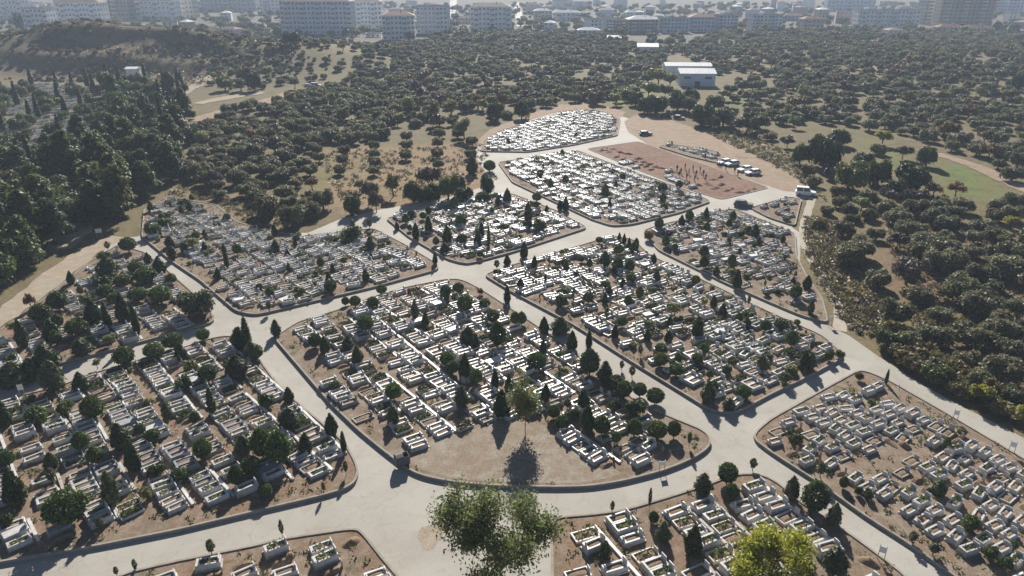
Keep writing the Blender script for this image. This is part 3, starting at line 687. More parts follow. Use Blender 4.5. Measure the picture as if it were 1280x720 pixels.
T = [  # crown centre and size as surveyed, one entry per tree
 ('egg', 72, 378, 24, 26), ('ball', 51, 394, 24, 26), ('cone', 64, 414, 22, 26), ('ball', 96, 411, 26, 24), ('cone', 29, 418, 16, 36), ('light', 18, 412, 18, 22), ('cone', 117, 392, 22, 36), ('col', 136, 397, 9, 36), ('cone', 155, 387, 18, 40), ('col', 172, 403, 9, 38), ('ball', 144, 376, 18, 18), ('ball', 172, 371, 24, 20), ('ball', 200, 371, 28, 24), ('ball', 132, 367, 20, 20), ('feather', 102, 435, 22, 24), ('light', 138, 426, 20, 18), ('feather', 58, 447, 30, 40), ('feather', 15, 467, 40, 34), ('feather', 38, 462, 24, 30), ('feather', 67, 472, 26, 40),
 ('ball', 155, 446, 25, 26), ('cone', 101, 479, 20, 26), ('light', 121, 455, 12, 14), ('ball', 192, 441, 24, 22), ('ball', 216, 427, 25, 22), ('cone', 226, 441, 16, 24), ('ball', 254, 421, 16, 17), ('ball', 260, 470, 22, 24), ('bush', 229, 481, 24, 22), ('feather', 295, 460, 28, 30), ('col', 310, 420, 11, 42), ('feather', 299, 424, 20, 28), ('feather', 315, 441, 18, 26), ('col', 266, 504, 10, 34), ('egg', 116, 512, 26, 32), ('bush', 45, 522, 30, 24), ('bush', 80, 512, 24, 20), ('cone', 5, 518, 20, 36), ('feather', 209, 515, 12, 22),
 ('egg', 102, 554, 20, 26), ('egg', 119, 572, 18, 24), ('cone', 64, 578, 18, 22), ('sap', 66, 598, 9, 20), ('cone', 20, 612, 28, 50), ('ball', 7, 577, 22, 24), ('ball', 82, 640, 50, 44), ('feather', 150, 548, 22, 34), ('cone', 167, 572, 20, 42), ('feather', 140, 614, 20, 42), ('bush', 195, 592, 26, 18), ('ball', 224, 597, 20, 18), ('ball', 191, 548, 18, 18), ('ybush', 185, 618, 14, 20), ('egg', 254, 564, 22, 28), ('egg', 296, 598, 18, 28), ('ball', 314, 586, 22, 26), ('bush', 7, 655, 22, 22), ('sap', 127, 658, 9, 16), ('sap', 265, 688, 9, 20), ('sap', 170, 708, 5, 16), ('sap', 146, 715, 5, 12), ('sap', 353, 662, 5, 22),
 ('egg', 328, 558, 24, 40), ('egg', 349, 563, 30, 44), ('cone', 382, 556, 18, 26), ('col', 430, 555, 7, 26), ('sap', 405, 612, 4, 14), ('sap', 433, 588, 5, 18), ('feather', 345, 410, 12, 22), ('ball', 320, 443, 18, 20), ('cone', 361, 495, 14, 20), ('cone', 414, 532, 18, 28), ('feather', 361, 525, 24, 28), ('bush', 332, 502, 22, 18), ('sap', 337, 385, 6, 14), ('ball', 432, 377, 10, 12), ('ball', 444, 379, 14, 15), ('ball', 466, 380, 15, 15), ('ball', 477, 364, 13, 14), ('ball', 457, 407, 20, 22), ('ball', 394, 428, 16, 18), ('cone', 406, 433, 14, 22), ('feather', 435, 430, 14, 18), ('feather', 447, 445, 14, 24), ('ball', 419, 485, 15, 13), ('ball', 492, 492, 20, 22), ('feather', 491, 520, 16, 24), ('cone', 532, 400, 10, 20), ('feather', 519, 388, 10, 24), ('ball', 557, 367, 14, 18), ('ball', 573, 362, 14, 14), ('ball', 581, 382, 19, 25), ('ball', 606, 381, 14, 12), ('orange', 512, 366, 9, 11), ('orange', 601, 366, 9, 10), ('feather', 585, 420, 20, 22), ('cone', 595, 428, 10, 20), ('ball', 616, 398, 16, 18), ('egg', 622, 420, 20, 32), ('ball', 559, 452, 18, 20), ('ball', 566, 462, 16, 18), ('cone', 581, 460, 18, 32), ('ball', 595, 474, 16, 22), ('col', 619, 476, 9, 26), ('feather', 577, 497, 18, 26), ('cone', 627, 506, 23, 36), ('cone', 636, 482, 12, 24), ('col', 634, 368, 8, 24),
 ('egg', 644, 400, 12, 18), ('egg', 652, 400, 12, 18), ('cone', 680, 408, 14, 22), ('feather', 700, 407, 24, 24), ('cone', 715, 425, 15, 26), ('col', 736, 424, 8, 22), ('cone', 679, 437, 10, 24), ('ball', 670, 455, 24, 24), ('egg', 737, 455, 24, 34), ('feather', 756, 468, 18, 30), ('cone', 682, 492, 13, 22), ('cone', 729, 500, 17, 24), ('ball', 770, 482, 21, 22), ('ball', 780, 490, 19, 24), ('ball', 800, 488, 17, 19), ('ball', 819, 496, 22, 22), ('sap', 777, 457, 5, 13), ('sap', 790, 465, 7, 16), ('bush', 794, 512, 30, 24), ('bush', 767, 508, 20, 16), ('ball', 692, 518, 16, 18), ('ball', 702, 531, 17, 18), ('bush', 717, 520, 20, 18), ('cone', 734, 525, 20, 34), ('egg', 752, 534, 21, 26), ('sap', 709, 507, 9, 14), ('ball', 770, 550, 12, 16), ('egg', 793, 537, 19, 24), ('ball', 821, 541, 26, 24), ('ball', 842, 540, 17, 22), ('sap', 861, 552, 5, 18),
 ('ball', 826, 438, 15, 14), ('ball', 826, 452, 18, 18), ('ball', 845, 465, 19, 17), ('ball', 871, 451, 14, 16), ('egg', 847, 450, 9, 14), ('egg', 887, 470, 9, 11), ('feather', 885, 492, 18, 27), ('feather', 911, 507, 16, 16), ('ball', 929, 493, 20, 18), ('cone', 809, 420, 10, 16), ('cone', 892, 378, 10, 16), ('cone', 903, 389, 11, 18), ('light', 844, 388, 22, 20), ('yellow', 881, 380, 11, 13), ('egg', 785, 377, 10, 14), ('bush', 909, 464, 14, 13), ('feather', 952, 455, 14, 20), ('bush', 979, 410, 24, 16), ('ball', 996, 405, 8, 8), ('cone', 1005, 452, 14, 26), ('feather', 1013, 453, 12, 22), ('bush', 1036, 447, 12, 14), ('bush', 1050, 445, 13, 12), ('bush', 982, 474, 16, 16), ('feather', 1013, 385, 9, 18), ('sap', 800, 440, 5, 16), ('sap', 758, 395, 5, 18),
 ('feather', 879, 607, 22, 26), ('ball', 909, 596, 24, 28), ('ball', 914, 618, 18, 20), ('sap', 941, 581, 8, 16), ('sap', 765, 637, 5, 15), ('sap', 811, 628, 4, 28), ('egg', 817, 650, 12, 16), ('feather', 829, 668, 18, 26), ('cone', 866, 678, 24, 37), ('feather', 756, 690, 17, 22), ('feather', 989, 613, 17, 30), ('egg', 1019, 622, 31, 40), ('feather', 1042, 646, 17, 28), ('sap', 1025, 590, 9, 20), ('egg', 1054, 606, 11, 16), ('bush', 1085, 620, 14, 14), ('bush', 1072, 616, 10, 12), ('feather', 1174, 612, 17, 20), ('egg', 1182, 557, 9, 16), ('bush', 1212, 657, 25, 22), ('sap', 1140, 675, 9, 14), ('sap', 1166, 690, 11, 16), ('bush', 1257, 707, 18, 18), ('bush', 1238, 695, 20, 18), ('bush', 1265, 685, 13, 13), ('bush', 997, 550, 17, 14), ('bush', 988, 543, 12, 12), ('ball', 1202, 543, 11, 10), ('feather', 1045, 702, 30, 30), ('bush', 1010, 716, 20, 16), ('orange', 1074, 473, 12, 12), ('col', 1107, 473, 4, 18), ('bush', 1090, 505, 12, 10),
 ('sap', 441, 281, 6, 14), ('sap', 462, 280, 6, 14), ('col', 520, 290, 9, 20), ('col', 536, 281, 9, 20), ('cone', 559, 294, 13, 24), ('cone', 556, 311, 13, 13), ('cone', 597, 299, 10, 18), ('col', 602, 289, 7, 20), ('col', 611, 296, 4, 24), ('bush', 576, 278, 22, 12), ('egg', 545, 303, 8, 12), ('cone', 544, 324, 7, 16), ('sap', 621, 331, 6, 13), ('cone', 634, 325, 10, 14), ('cone', 496, 282, 7, 11), ('cone', 416, 337, 7, 14), ('cone', 411, 349, 9, 16), ('cone', 457, 345, 10, 16), ('bush', 440, 296, 26, 14), ('cone', 361, 335, 6, 12), ('cone', 369, 303, 6, 13),
 ('cone', 655, 312, 11, 22), ('ball', 749, 302, 9, 9), ('feather', 756, 325, 14, 20), ('egg', 795, 306, 7, 14), ('cone', 786, 305, 6, 14), ('cone', 780, 300, 6, 14), ('cone', 774, 298, 6, 12), ('ball', 671, 247, 12, 12), ('cone', 700, 256, 8, 14), ('cone', 707, 255, 9, 18), ('cone', 660, 266, 11, 26), ('bush', 675, 282, 20, 18), ('orange', 810, 294, 14, 15), ('purple', 836, 294, 11, 11), ('cone', 921, 350, 13, 24), ('egg', 916, 272, 8, 14), ('ball', 828, 236, 12, 12), ('cone', 762, 255, 5, 14),
 ('ball', 160, 308, 20, 20), ('cone', 185, 324, 11, 15), ('cone', 199, 333, 18, 23), ('egg', 214, 350, 13, 14), ('bush', 130, 322, 18, 15), ('feather', 134, 335, 26, 28), ('ball', 170, 336, 19, 16), ('ball', 181, 347, 27, 22), ('ball', 154, 353, 22, 18), ('bush', 127, 355, 22, 16), ('sap', 135, 309, 6, 12), ('feather', 215, 317, 12, 18), ('cone', 256, 310, 8, 14), ('feather', 230, 310, 9, 13), ('light', 241, 305, 20, 18), ('col', 284, 325, 6, 22), ('col', 281, 313, 6, 14), ('bush', 205, 283, 18, 8), ('bush', 190, 292, 22, 10), ('bush', 228, 256, 14, 8), ('cone', 239, 246, 6, 8),
]
for t_ in T: px_tree(*t_)
# trees and thickets outside the plots
T2 = [('olive', 243, 378, 48, 44, 'beside the left junction'), ('dark', 1032, 184, 56, 52, 'above the footpath'), ('broad', 1064, 216, 48, 46, 'above the footpath'), ('dark', 1001, 191, 24, 30, 'above the footpath'), ('dark', 1100, 212, 40, 42, 'above the footpath'), ('dark', 1142, 220, 46, 42, 'above the footpath'), ('dark', 1160, 194, 26, 30, 'above the footpath'), ('twig', 1036, 216, 18, 16, 'above the footpath'), ('autumn', 1196, 237, 22, 20, 'beside the green meadow'), ('twig', 1132, 247, 25, 22, 'beside the green meadow'), ('autumn', 1178, 252, 18, 18, 'beside the green meadow'), ('light', 1078, 256, 24, 18, 'above the footpath'), ('brush', 1047, 238, 22, 16, 'above the footpath'),
 ('dark', 820, 128, 34, 30, 'behind the dirt yard'), ('dark', 848, 124, 32, 30, 'behind the dirt yard'), ('dark', 880, 141, 34, 34, 'behind the dirt yard'), ('dark', 806, 130, 22, 24, 'behind the dirt yard'), ('olive', 905, 146, 30, 26, 'behind the dirt yard'), ('twig', 925, 155, 26, 22, 'behind the dirt yard'), ('light', 824, 96, 30, 28, 'beside the white warehouse'), ('light', 838, 101, 22, 20, 'beside the white warehouse'), ('light', 812, 112, 30, 26, 'beside the white warehouse'), ('light', 785, 118, 22, 16, 'beside the white warehouse'), ('dark', 652, 136, 22, 26, 'left of the farthest plot'), ('autumn', 628, 128, 14, 22, 'left of the farthest plot'), ('dark', 618, 138, 20, 26, 'left of the farthest plot'),
 ('dark', 441, 254, 26, 32, 'along the tree line'), ('twig', 462, 240, 26, 34, 'along the tree line'), ('light', 449, 232, 16, 16, 'along the tree line'), ('twig', 470, 252, 24, 30, 'along the tree line'), ('light', 491, 231, 24, 32, 'along the tree line'), ('dark', 516, 238, 28, 32, 'along the tree line'), ('twig', 535, 222, 34, 36, 'along the tree line'), ('dark', 537, 240, 30, 28, 'along the tree line'), ('broad', 560, 232, 32, 38, 'along the tree line'), ('twig', 574, 232, 26, 30, 'along the tree line'), ('dark', 580, 242, 26, 24, 'along the tree line'), ('dark', 609, 228, 22, 32, 'along the tree line'), ('feather', 590, 206, 14, 24, 'along the tree line'), ('ball', 612, 208, 15, 15, 'along the tree line'), ('ball', 603, 247, 17, 13, 'along the tree line'), ('cone', 634, 245, 12, 20, 'along the tree line'),
 ('olive', 403, 248, 28, 30, 'along the tree line'), ('olive', 365, 268, 36, 34, 'along the tree line'), ('olive', 333, 262, 28, 34, 'along the tree line'),
 ('autumn', 38, 378, 14, 22, 'beside the left dirt track'),
 ('yellow', 1105, 172, 26, 22, 'in the right grove'), ('light', 993, 152, 20, 18, 'in the right grove'), ('autumn', 1188, 163, 26, 20, 'in the right grove'), ('autumn', 1232, 172, 24, 18, 'in the right grove'), ('yellow', 1142, 70, 14, 12, 'in the right grove'), ('yellow', 1038, 70, 12, 10, 'in the right grove'), ('autumn', 995, 132, 26, 18, 'in the right grove'), ('yellow', 1265, 277, 22, 18, 'in the right grove'), ('light', 1258, 300, 26, 18, 'in the right grove'), ('light', 510, 132, 20, 24, 'in the middle grove'), ('light', 543, 140, 16, 30, 'in the middle grove'), ('light', 580, 160, 24, 30, 'in the middle grove'), ('twig', 545, 152, 22, 22, 'in the middle grove'), ('light', 333, 92, 18, 18, 'beside the chalk track'), ('broad', 305, 92, 22, 24, 'beside the chalk track'), ('broad', 280, 102, 24, 24, 'beside the chalk track'), ('light', 300, 105, 22, 18, 'beside the chalk track'), ('dark', 318, 101, 20, 26, 'beside the chalk track'), ('light', 368, 104, 16, 16, 'beside the chalk track'), ('dark', 25, 28, 12, 26, 'in front of the left apartment blocks'), ('dark', 448, 56, 12, 12, 'on the bare slope'), ('dark', 372, 64, 14, 14, 'on the bare slope'), ('dark', 366, 76, 24, 12, 'on the bare slope'), ('dark', 1272, 100, 20, 28, 'in the right grove')]
for t_ in T2: px_tree(*t_)
for cx, cy in [(434, 166), (433, 176), (431, 187), (428, 199), (425, 212), (466, 170), (467, 181), (468, 191), (468, 202), (467, 213), (508, 170), (508, 181), (507, 194), (549, 166), (547, 178), (546, 191), (548, 204), (396, 186), (399, 196), (588, 192), (590, 176), (572, 166)]:
    px_tree('olive', cx, cy, 17, 14, 'in the terraced field')
T3 = [('brush', 1018, 226, 22, 16), ('brush', 1052, 252, 24, 18), ('brush', 1088, 266, 24, 18), ('twig', 1112, 244, 26, 22), ('brush', 1126, 264, 22, 16), ('dark', 1122, 232, 32, 28), ('twig', 1152, 246, 24, 20), ('autumn', 1168, 238, 20, 18), ('brush', 1012, 212, 20, 16), ('twig', 1046, 206, 22, 18), ('dark', 1080, 200, 34, 30), ('dark', 1050, 170, 30, 26), ('brush', 1100, 186, 22, 16), ('twig', 1130, 190, 24, 20), ('olive', 1085, 246, 26, 22), ('olive', 1108, 258, 26, 22), ('brush', 1034, 262, 22, 14), ('brush', 1025, 278, 20, 14), ('olive', 1062, 262, 24, 20), ('brush', 1066, 272, 22, 14), ('twig', 985, 178, 20, 14), ('brush', 965, 170, 22, 12), ('brush', 942, 166, 22, 12)]
for t_ in T3: px_tree(*t_, 'above the footpath')
T4 = [('dark', 795, 122, 24, 22), ('olive', 862, 130, 26, 24), ('dark', 865, 118, 26, 24), ('olive', 894, 128, 26, 22), ('twig', 912, 142, 24, 22), ('light', 905, 118, 20, 16), ('dark', 938, 146, 26, 22), ('olive', 950, 152, 26, 20), ('light', 770, 124, 20, 16), ('olive', 745, 122, 24, 18), ('twig', 832, 114, 22, 20), ('olive', 890, 152, 24, 18)]
for t_ in T4: px_tree(*t_, 'behind the dirt yard')
# roadside brush along the right lane
for i, (cx, cy, w_, h_) in enumerate([(1108, 432, 32, 34), (1122, 446, 32, 34), (1138, 458, 34, 36), (1152, 466, 30, 34), (1166, 476, 32, 34), (1180, 480, 34, 36), (1196, 490, 30, 32), (1210, 496, 34, 34), (1226, 504, 30, 32), (1240, 510, 30, 30), (1254, 518, 32, 30), (1270, 526, 30, 28), (1286, 534, 32, 28)]):
    px_tree('brush' if i % 4 else ('broad' if i < 5 else 'yellow'), cx + 4, cy - 8, w_ * 1.25, h_ * 0.72, 'along the right lane')
    px_tree(['brush', 'olive', 'brush'][i % 3], cx + 14, cy - 20, w_ * 1.1, h_ * 0.8, 'along the right lane')
# young trees filling the distant plots
ex = np.array([(t_['x'], t_['y']) for t_ in TREES])
for k, n in (('right_mid', 74), ('right_back', 44), ('white_back', 26), ('mid_back', 30), ('left_mid', 50), ('far_left', 10), ('red', 0), ('far_top', 6), ('lower_left', 12), ('triangle', 3)):
    P = PLOTS[k]['P']; I = inset(P, 1.2)
    lo, hi = P.min(0), P.max(0); c = 0; tries = 0
    while c < n and tries < 4000:
        tries += 1
        x, y = rng.uniform(lo, hi)
        if not inside(I, np.array([x]), np.array([y]))[0]: continue
        if len(ex) and np.min(np.hypot(ex[:, 0] - x, ex[:, 1] - y)) < 2.2: continue
        px, py = proj(x, y, 0)
        if not (0 < px < 1280 and py < 725): continue
        kk = rng.choice(['cone', 'ball', 'feather', 'bush', 'egg', 'sap', 'bush', 'ybush', 'bush'])
        sc = rng.uniform(0.45, 0.95)
        pr = PROTO[kk]
        place_tree(kk, x, y, pr['w'] * sc, pr['h'] * sc * rng.uniform(0.8, 1.15))
        ex = np.vstack([ex, (x, y)]); c += 1

# the left wood: pines and tall cypresses
WOOD = poly([(-60, 118), (0, 112), (60, 104), (180, 100), (236, 112), (243, 150), (240, 186), (222, 215), (205, 240), (168, 270), (130, 288), (110, 282), (100, 270), (78, 296), (62, 330), (25, 366), (-60, 420)])
GLADE = [poly([(-40, 112), (60, 106), (125, 112), (142, 124), (144, 150), (128, 186), (66, 202), (20, 222), (-40, 226)])]
wood_pts = []
yy = 110.0
while yy < 345:
    xx = -330.0
    while xx < -40:
        x, y = xx + rng.uniform(-2.4, 2.4), yy + rng.uniform(-2.4, 2.4)
        xx += 6.0 + (yy - 110) * 0.01
        if not inside(WOOD, np.array([x]), np.array([y]))[0]: continue
        if any(inside(G, np.array([x]), np.array([y]))[0] for G in GLADE) and rng.uniform() < 0.42: continue
        px, py = proj(x, y, 5)
        if px < -30: continue
        wood_pts.append((x, y, px, py))
    yy += 5.6 + (yy - 110) * 0.022
for (x, y, px, py) in wood_pts:
    gl = inside(GLADE[0], np.array([x]), np.array([y]))[0]
    u_ = rng.uniform()
    if gl:
        if u_ < 0.3: place_tree('spire', x, y, rng.uniform(1.8, 2.8), rng.uniform(6.5, 10), 'in the left wood')
        else:
            s = rng.uniform(0.85, 1.25); place_tree('broad', x, y, 6 * s, 5.0 * s, 'in the left wood')
    elif y > 255 and u_ < 0.5: place_tree('spire', x, y, rng.uniform(2.0, 3.2), rng.uniform(7.5, 11), 'in the left wood')
    elif u_ < 0.10: place_tree('spire', x, y, rng.uniform(2.2, 3.0), rng.uniform(9, 13), 'in the left wood')
    elif u_ < 0.62:
        s = rng.uniform(0.66, 1.0); place_tree('pine', x, y, 8.5 * s * rng.uniform(0.95, 1.25), 12.4 * s * rng.uniform(0.8, 1.1), 'in the left wood')
    elif u_ < 0.88:
        s = rng.uniform(1.1, 1.7); place_tree('broad', x, y, 6 * s, 5.6 * s * rng.uniform(0.95, 1.2), 'in the left wood')
    else:
        s = rng.uniform(1.0, 1.5); place_tree('dark', x, y, 6 * s, 5.0 * s * rng.uniform(0.9, 1.2), 'in the left wood')

# olive groves: jittered rows
GROVES = {
 'middle grove': ([(246, 165), (275, 140), (330, 135), (375, 118), (440, 106), (485, 108), (505, 130), (500, 160), (470, 178), (420, 185), (392, 195), (388, 232), (415, 262), (380, 275), (345, 280), (300, 262), (268, 246), (240, 230), (232, 205)], 5.4, 0.93),
 'back grove': ([(455, 62), (520, 52), (640, 40), (760, 44), (800, 60), (850, 62), (830, 78), (800, 115), (770, 128), (700, 130), (650, 140), (612, 164), (560, 166), (500, 158), (485, 105), (450, 96)], 6.6, 0.80),
 'right grove': ([(905, 100), (840, 62), (900, 42), (1060, 36), (1300, 46), (1300, 204), (1225, 196), (1165, 186), (1110, 168), (1060, 158), (985, 160), (940, 150), (915, 128)], 6.8, 0.80),
 'right orchard': ([(1030, 266), (1100, 245), (1165, 260), (1300, 250), (1300, 540), (1220, 486), (1160, 440), (1108, 408), (1095, 380), (1060, 330), (1040, 300)], 6.1, 0.88),
 'meadow edge': ([(1220, 190), (1300, 190), (1300, 250), (1270, 235), (1235, 214)], 7.0, 0.6),
 'slope scrub': ([(270, 62), (330, 40), (440, 46), (460, 70), (450, 96), (380, 105), (320, 112), (262, 112)], 6.5, 0.62),
}
ex = np.array([(t_['x'], t_['y'], 2.2 if t_['where'] else 0.5) for t_ in TREES])
OL = []
for gname, (pts, sp, dens) in GROVES.items():
    P = poly(pts); lo, hi = P.min(0), P.max(0)
    a = R(rng.uniform(8, 14)); ca, sa = math.cos(a), math.sin(a)
    c0 = (lo + hi) / 2; rad = np.linalg.norm(hi - lo) / 2 + 5
    n = int(2 * rad / sp) + 1
    gi = (np.arange(n) - n / 2) * sp
    X, Y = np.meshgrid(gi, gi); X = X.ravel() + rng.normal(0, sp * 0.2, X.size); Y = Y.ravel() + rng.normal(0, sp * 0.2, Y.size)
    x = c0[0] + X * ca - Y * sa; y = c0[1] + X * sa + Y * ca
    m = inside(P, x, y)
    x, y = x[m], y[m]
    clump = np.sin(x * 0.055 + 1.3 * np.sin(y * 0.03)) * np.sin(y * 0.041 + 1.1 * np.sin(x * 0.037))
    k = rng.uniform(0, 1, len(x)) < dens + (0.42 if gname in ('right grove', 'back grove') else 0.25) * clump
    for xx, yy in zip(x[k], y[k]):
        if np.min(np.hypot(ex[:, 0] - xx, ex[:, 1] - yy) - ex[:, 2]) < 0.8: continue
        OL.append((xx, yy, gname))
for _ in range(2600):
    x, y = rng.uniform(-430, -110), rng.uniform(380, 500)
    if rng.uniform() < 0.55 + 0.45 * math.sin(x * 0.07 + 2 * math.sin(y * 0.06)): OL.append((x, y, 'mound scrub'))
# trees scattered through the town
for _ in range(1700):
    y = rng.uniform(560, 1350); px = rng.uniform(-20, 1300)
    x = (px - 640) / FPX * depth(0, y)
    if x < -90 and y < 640: continue
    OL.append((x, y, 'town'))
OLA = np.array([(a, b) for a, b, _ in OL])
oz = hgt(OLA[:, 0], OLA[:, 1])
opx, opy = proj(OLA[:, 0], OLA[:, 1], oz + 1.5)
vis = (opx > 4) & (opx < 1276) & (opy > 4) & (opy < 716)
od = depth(OLA[:, 0], OLA[:, 1], oz)
order = [i for i in np.argsort(od) if vis[i] and OL[i][2] not in ('town', 'mound scrub')]
near = set(order[:260])
rest = [i for i in range(len(OL)) if i not in near]
for i in order[:260]:
    s = rng.uniform(0.74, 1.28)
    kk = 'olive'
    u = rng.uniform()
    if u < 0.035: kk = 'autumn'
    elif u < 0.06: kk = 'light'
    elif u < 0.09: kk = 'twig'
    pr = PROTO[kk]
    place_tree(kk, OLA[i, 0], OLA[i, 1], pr['w'] * s, pr['h'] * s * rng.uniform(0.88, 1.1), 'in the ' + OL[i][2])

# ------------------------------------------------------------------ build the trees
def emit_trees():
    for t_ in TREES:
        t_['z'] = float(hgt(t_['x'], t_['y']))
        if t_['where'] is None:
            k = plot_of(t_['x'], t_['y'])
            t_['where'] = 'in the ' + PLOTS[k]['d'] if k else 'beside the lane'
            if k: t_['z'] += PLOTS[k]['h']
        t_['px'], t_['py'] = proj(t_['x'], t_['y'], t_['z'])
    groups = {}
    for t_ in TREES: groups.setdefault((t_['kind'], t_['where']), []).append(t_)
    first = {}
    for (kind, where), lst in groups.items():
        look = PROTO[kind]['look']
        if len(lst) == 1: lst[0]['label'] = 'the only %s %s' % (look, where) if True else ''
        elif len(lst) <= 12:
            lst.sort(key=lambda q: q['px'])
            for i, q in enumerate(lst): q['label'] = '%s, %s from left, %s' % (look, nth(i + 1), where)
        else:
            lst.sort(key=lambda q: -q['py'])
            nr = max(2, int(round(math.sqrt(len(lst) / 2.2))))
            for r_ in range(nr):
                row = lst[r_ * len(lst) // nr:(r_ + 1) * len(lst) // nr]
                row.sort(key=lambda q: q['px'])
                for i, q in enumerate(row): q['label'] = '%s, %s from left, %s row, %s' % (look, nth(i + 1), nth(r_ + 1), where)
    for t_ in TREES:
        pr = PROTO[t_['kind']]
        i = int(rng.integers(len(pr['crowns'])))
        root = thing(pr['name'], t_['label'], pr['cat'], (t_['x'], t_['y'], t_['z']), rng.uniform(0, 6.28), pr['cat'] + 's ' + t_['where'], (t_['sx'], t_['sx'], t_['sz']))
        obj('crown', pr['crowns'][i], root)
        obj('trunk', pr['trunk'], root)
emit_trees()

# distant olives: one object, the same crowns set out on points
def olive_stuff():
    srcs = []
    for o in COL.objects:
        if o.name.startswith('crown') and o.data in PROTO['olive']['crowns'] and o.data not in [s.data for s in srcs]: srcs.append(o)
    for kk in ('autumn', 'light', 'twig'):
        for o in COL.objects:
            if o.name.startswith('crown') and o.data in PROTO[kk]['crowns']: srcs.append(o); break
    tr = next(o for o in COL.objects if o.name.startswith('trunk') and o.data == PROTO['olive']['trunk'])
    n = len(rest)
    me = bpy.data.meshes.new('olive_grove')
    me.vertices.add(n)
    co = np.stack([OLA[rest, 0], OLA[rest, 1], oz[rest] - 0.1], 1).astype(np.float32)
    me.vertices.foreach_set('co', co.ravel())
    town = np.array([OL[i][2] == 'town' for i in rest]); scrub = np.array([OL[i][2] == 'slope scrub' for i in rest]); mound = np.array([OL[i][2] == 'mound scrub' for i in rest])
    s = np.where(town, rng.uniform(1.0, 2.2, n), np.where(mound, rng.uniform(0.2, 0.75, n), np.where(scrub, rng.uniform(0.3, 1.1, n), rng.uniform(0.72, 1.5, n)))).astype(np.float32)
    var = rng.integers(0, len(srcs) - 3, n)
    u = rng.uniform(0, 1, n)
    var = np.where(u < 0.04, len(srcs) - 3, np.where(u < 0.11, len(srcs) - 2, np.where(u < 0.18, len(srcs) - 1, var))).astype(np.int32)
    for nm, typ, val in (('scl', 'FLOAT', s), ('rot', 'FLOAT', rng.uniform(0, 6.28, n).astype(np.float32)), ('var', 'INT', var)):
        a_ = me.attributes.new(nm, typ, 'POINT'); a_.data.foreach_set('value', val)
    o = obj('olive_grove', me)
    tag(o, 'grey green olive groves and garden trees spreading behind the cemetery to the town', 'trees', None, 'stuff')
    ng = bpy.data.node_groups.new('grove', 'GeometryNodeTree')
    ng.interface.new_socket('Geometry', in_out='INPUT', socket_type='NodeSocketGeometry')
    ng.interface.new_socket('Geometry', in_out='OUTPUT', socket_type='NodeSocketGeometry')
    N = ng.nodes.new
    gi, go = N('NodeGroupInput'), N('NodeGroupOutput')
    jn, j2 = N('GeometryNodeJoinGeometry'), N('GeometryNodeJoinGeometry')
    def info(s_):
        q = N('GeometryNodeObjectInfo'); q.transform_space = 'ORIGINAL'; q.inputs['Object'].default_value = s_; q.inputs['As Instance'].default_value = True
        return q.outputs['Geometry']
    for s_ in reversed(srcs): ng.links.new(info(s_), jn.inputs[0])
    def attr(nm, typ):
        q = N('GeometryNodeInputNamedAttribute'); q.data_type = typ; q.inputs['Name'].default_value = nm
        return q.outputs['Attribute']
    cx = N('ShaderNodeCombineXYZ'); ng.links.new(attr('rot', 'FLOAT'), cx.inputs[2])
    sc_ = attr('scl', 'FLOAT')
    for inst, pick in ((jn.outputs[0], True), (info(tr), False)):
        ip = N('GeometryNodeInstanceOnPoints')
        ng.links.new(gi.outputs[0], ip.inputs['Points']); ng.links.new(inst, ip.inputs['Instance'])
        if pick:
            ip.inputs['Pick Instance'].default_value = True
            ng.links.new(attr('var', 'INT'), ip.inputs['Instance Index'])
        ng.links.new(cx.outputs[0], ip.inputs['Rotation']); ng.links.new(sc_, ip.inputs['Scale'])
        ng.links.new(ip.outputs[0], j2.inputs[0])
    ng.links.new(j2.outputs[0], go.inputs[0])
    md = o.modifiers.new('grove', 'NODES'); md.node_group = ng
olive_stuff()

# three specimen trees with limbs
def specimen(name, label, px, py, H, crown_w, leaf, nleaf, size, sparse, seed, thick=0.2, fork=0.3):
    global rng
    keep = rng; rng = np.random.default_rng(seed)
    p = at(px, py)
    k = plot_of(*p)
    root = thing(name, label, 'tree', (p[0], p[1], PLOTS[k]['h'] if k else 0.0))
    mb = MB(); tips = []
    def grow(a, d, L, r, lvl):
        d = d / np.linalg.norm(d)
        b = a + d * L; m = (a + b) / 2 + rng.normal(0, L * 0.07, 3)
        mb.tube([a, m, b], [r, r * 0.85, r * 0.68], 6 if lvl < 2 else 4, 0, lvl == 0)
        if lvl >= 2: tips.append(m)
        if lvl >= 1: tips.append(b)
        if lvl < 4:
            for _ in range(3 if lvl != 0 else 4):
                nd = d + rng.normal(0, 0.62, 3); nd[2] = abs(nd[2]) * 0.7 + 0.02
                nd[:2] *= crown_w / H * 1.45
                grow(b, nd, (H * 0.30 if lvl == 0 else L) * rng.uniform(0.58, 0.82), r * 0.62, lvl + 1)
    grow(np.array((0, 0, -0.2)), np.array((0.05, 0.0, 1.0)), H * fork, thick, 0)
    tips = np.array(tips)
    top = np.percentile(tips[:, 2], 99); wid = np.percentile(np.hypot(tips[:, 0], tips[:, 1]), 96)
    kz, kx = (H - sparse) / top, (crown_w / 2 - sparse) / wid
    K = np.array((kx, kx, kz))
    mb.v = [a * K for a in mb.v]; tips = tips * K
    obj('trunk', mb.mesh('trunk', [M['bark']], True), root)
    ci = rng.integers(0, len(tips), nleaf)
    C = tips[ci] + rng.normal(0, sparse, (nleaf, 3))
    obj('crown', MB().leaves(C, np.tile((0, 0, 0.6), (nleaf, 1)), size, 0, 2.0, 1.0).mesh('crown', [M[leaf]]), root)
    rng = keep
    return root
specimen('large_tree', 'large open leafy tree with forked trunk at the bottom of the junction', 624, 752, 12.6, 9.8, 'l_large', 15000, 0.15, 0.55, 3, 0.26, 0.20)
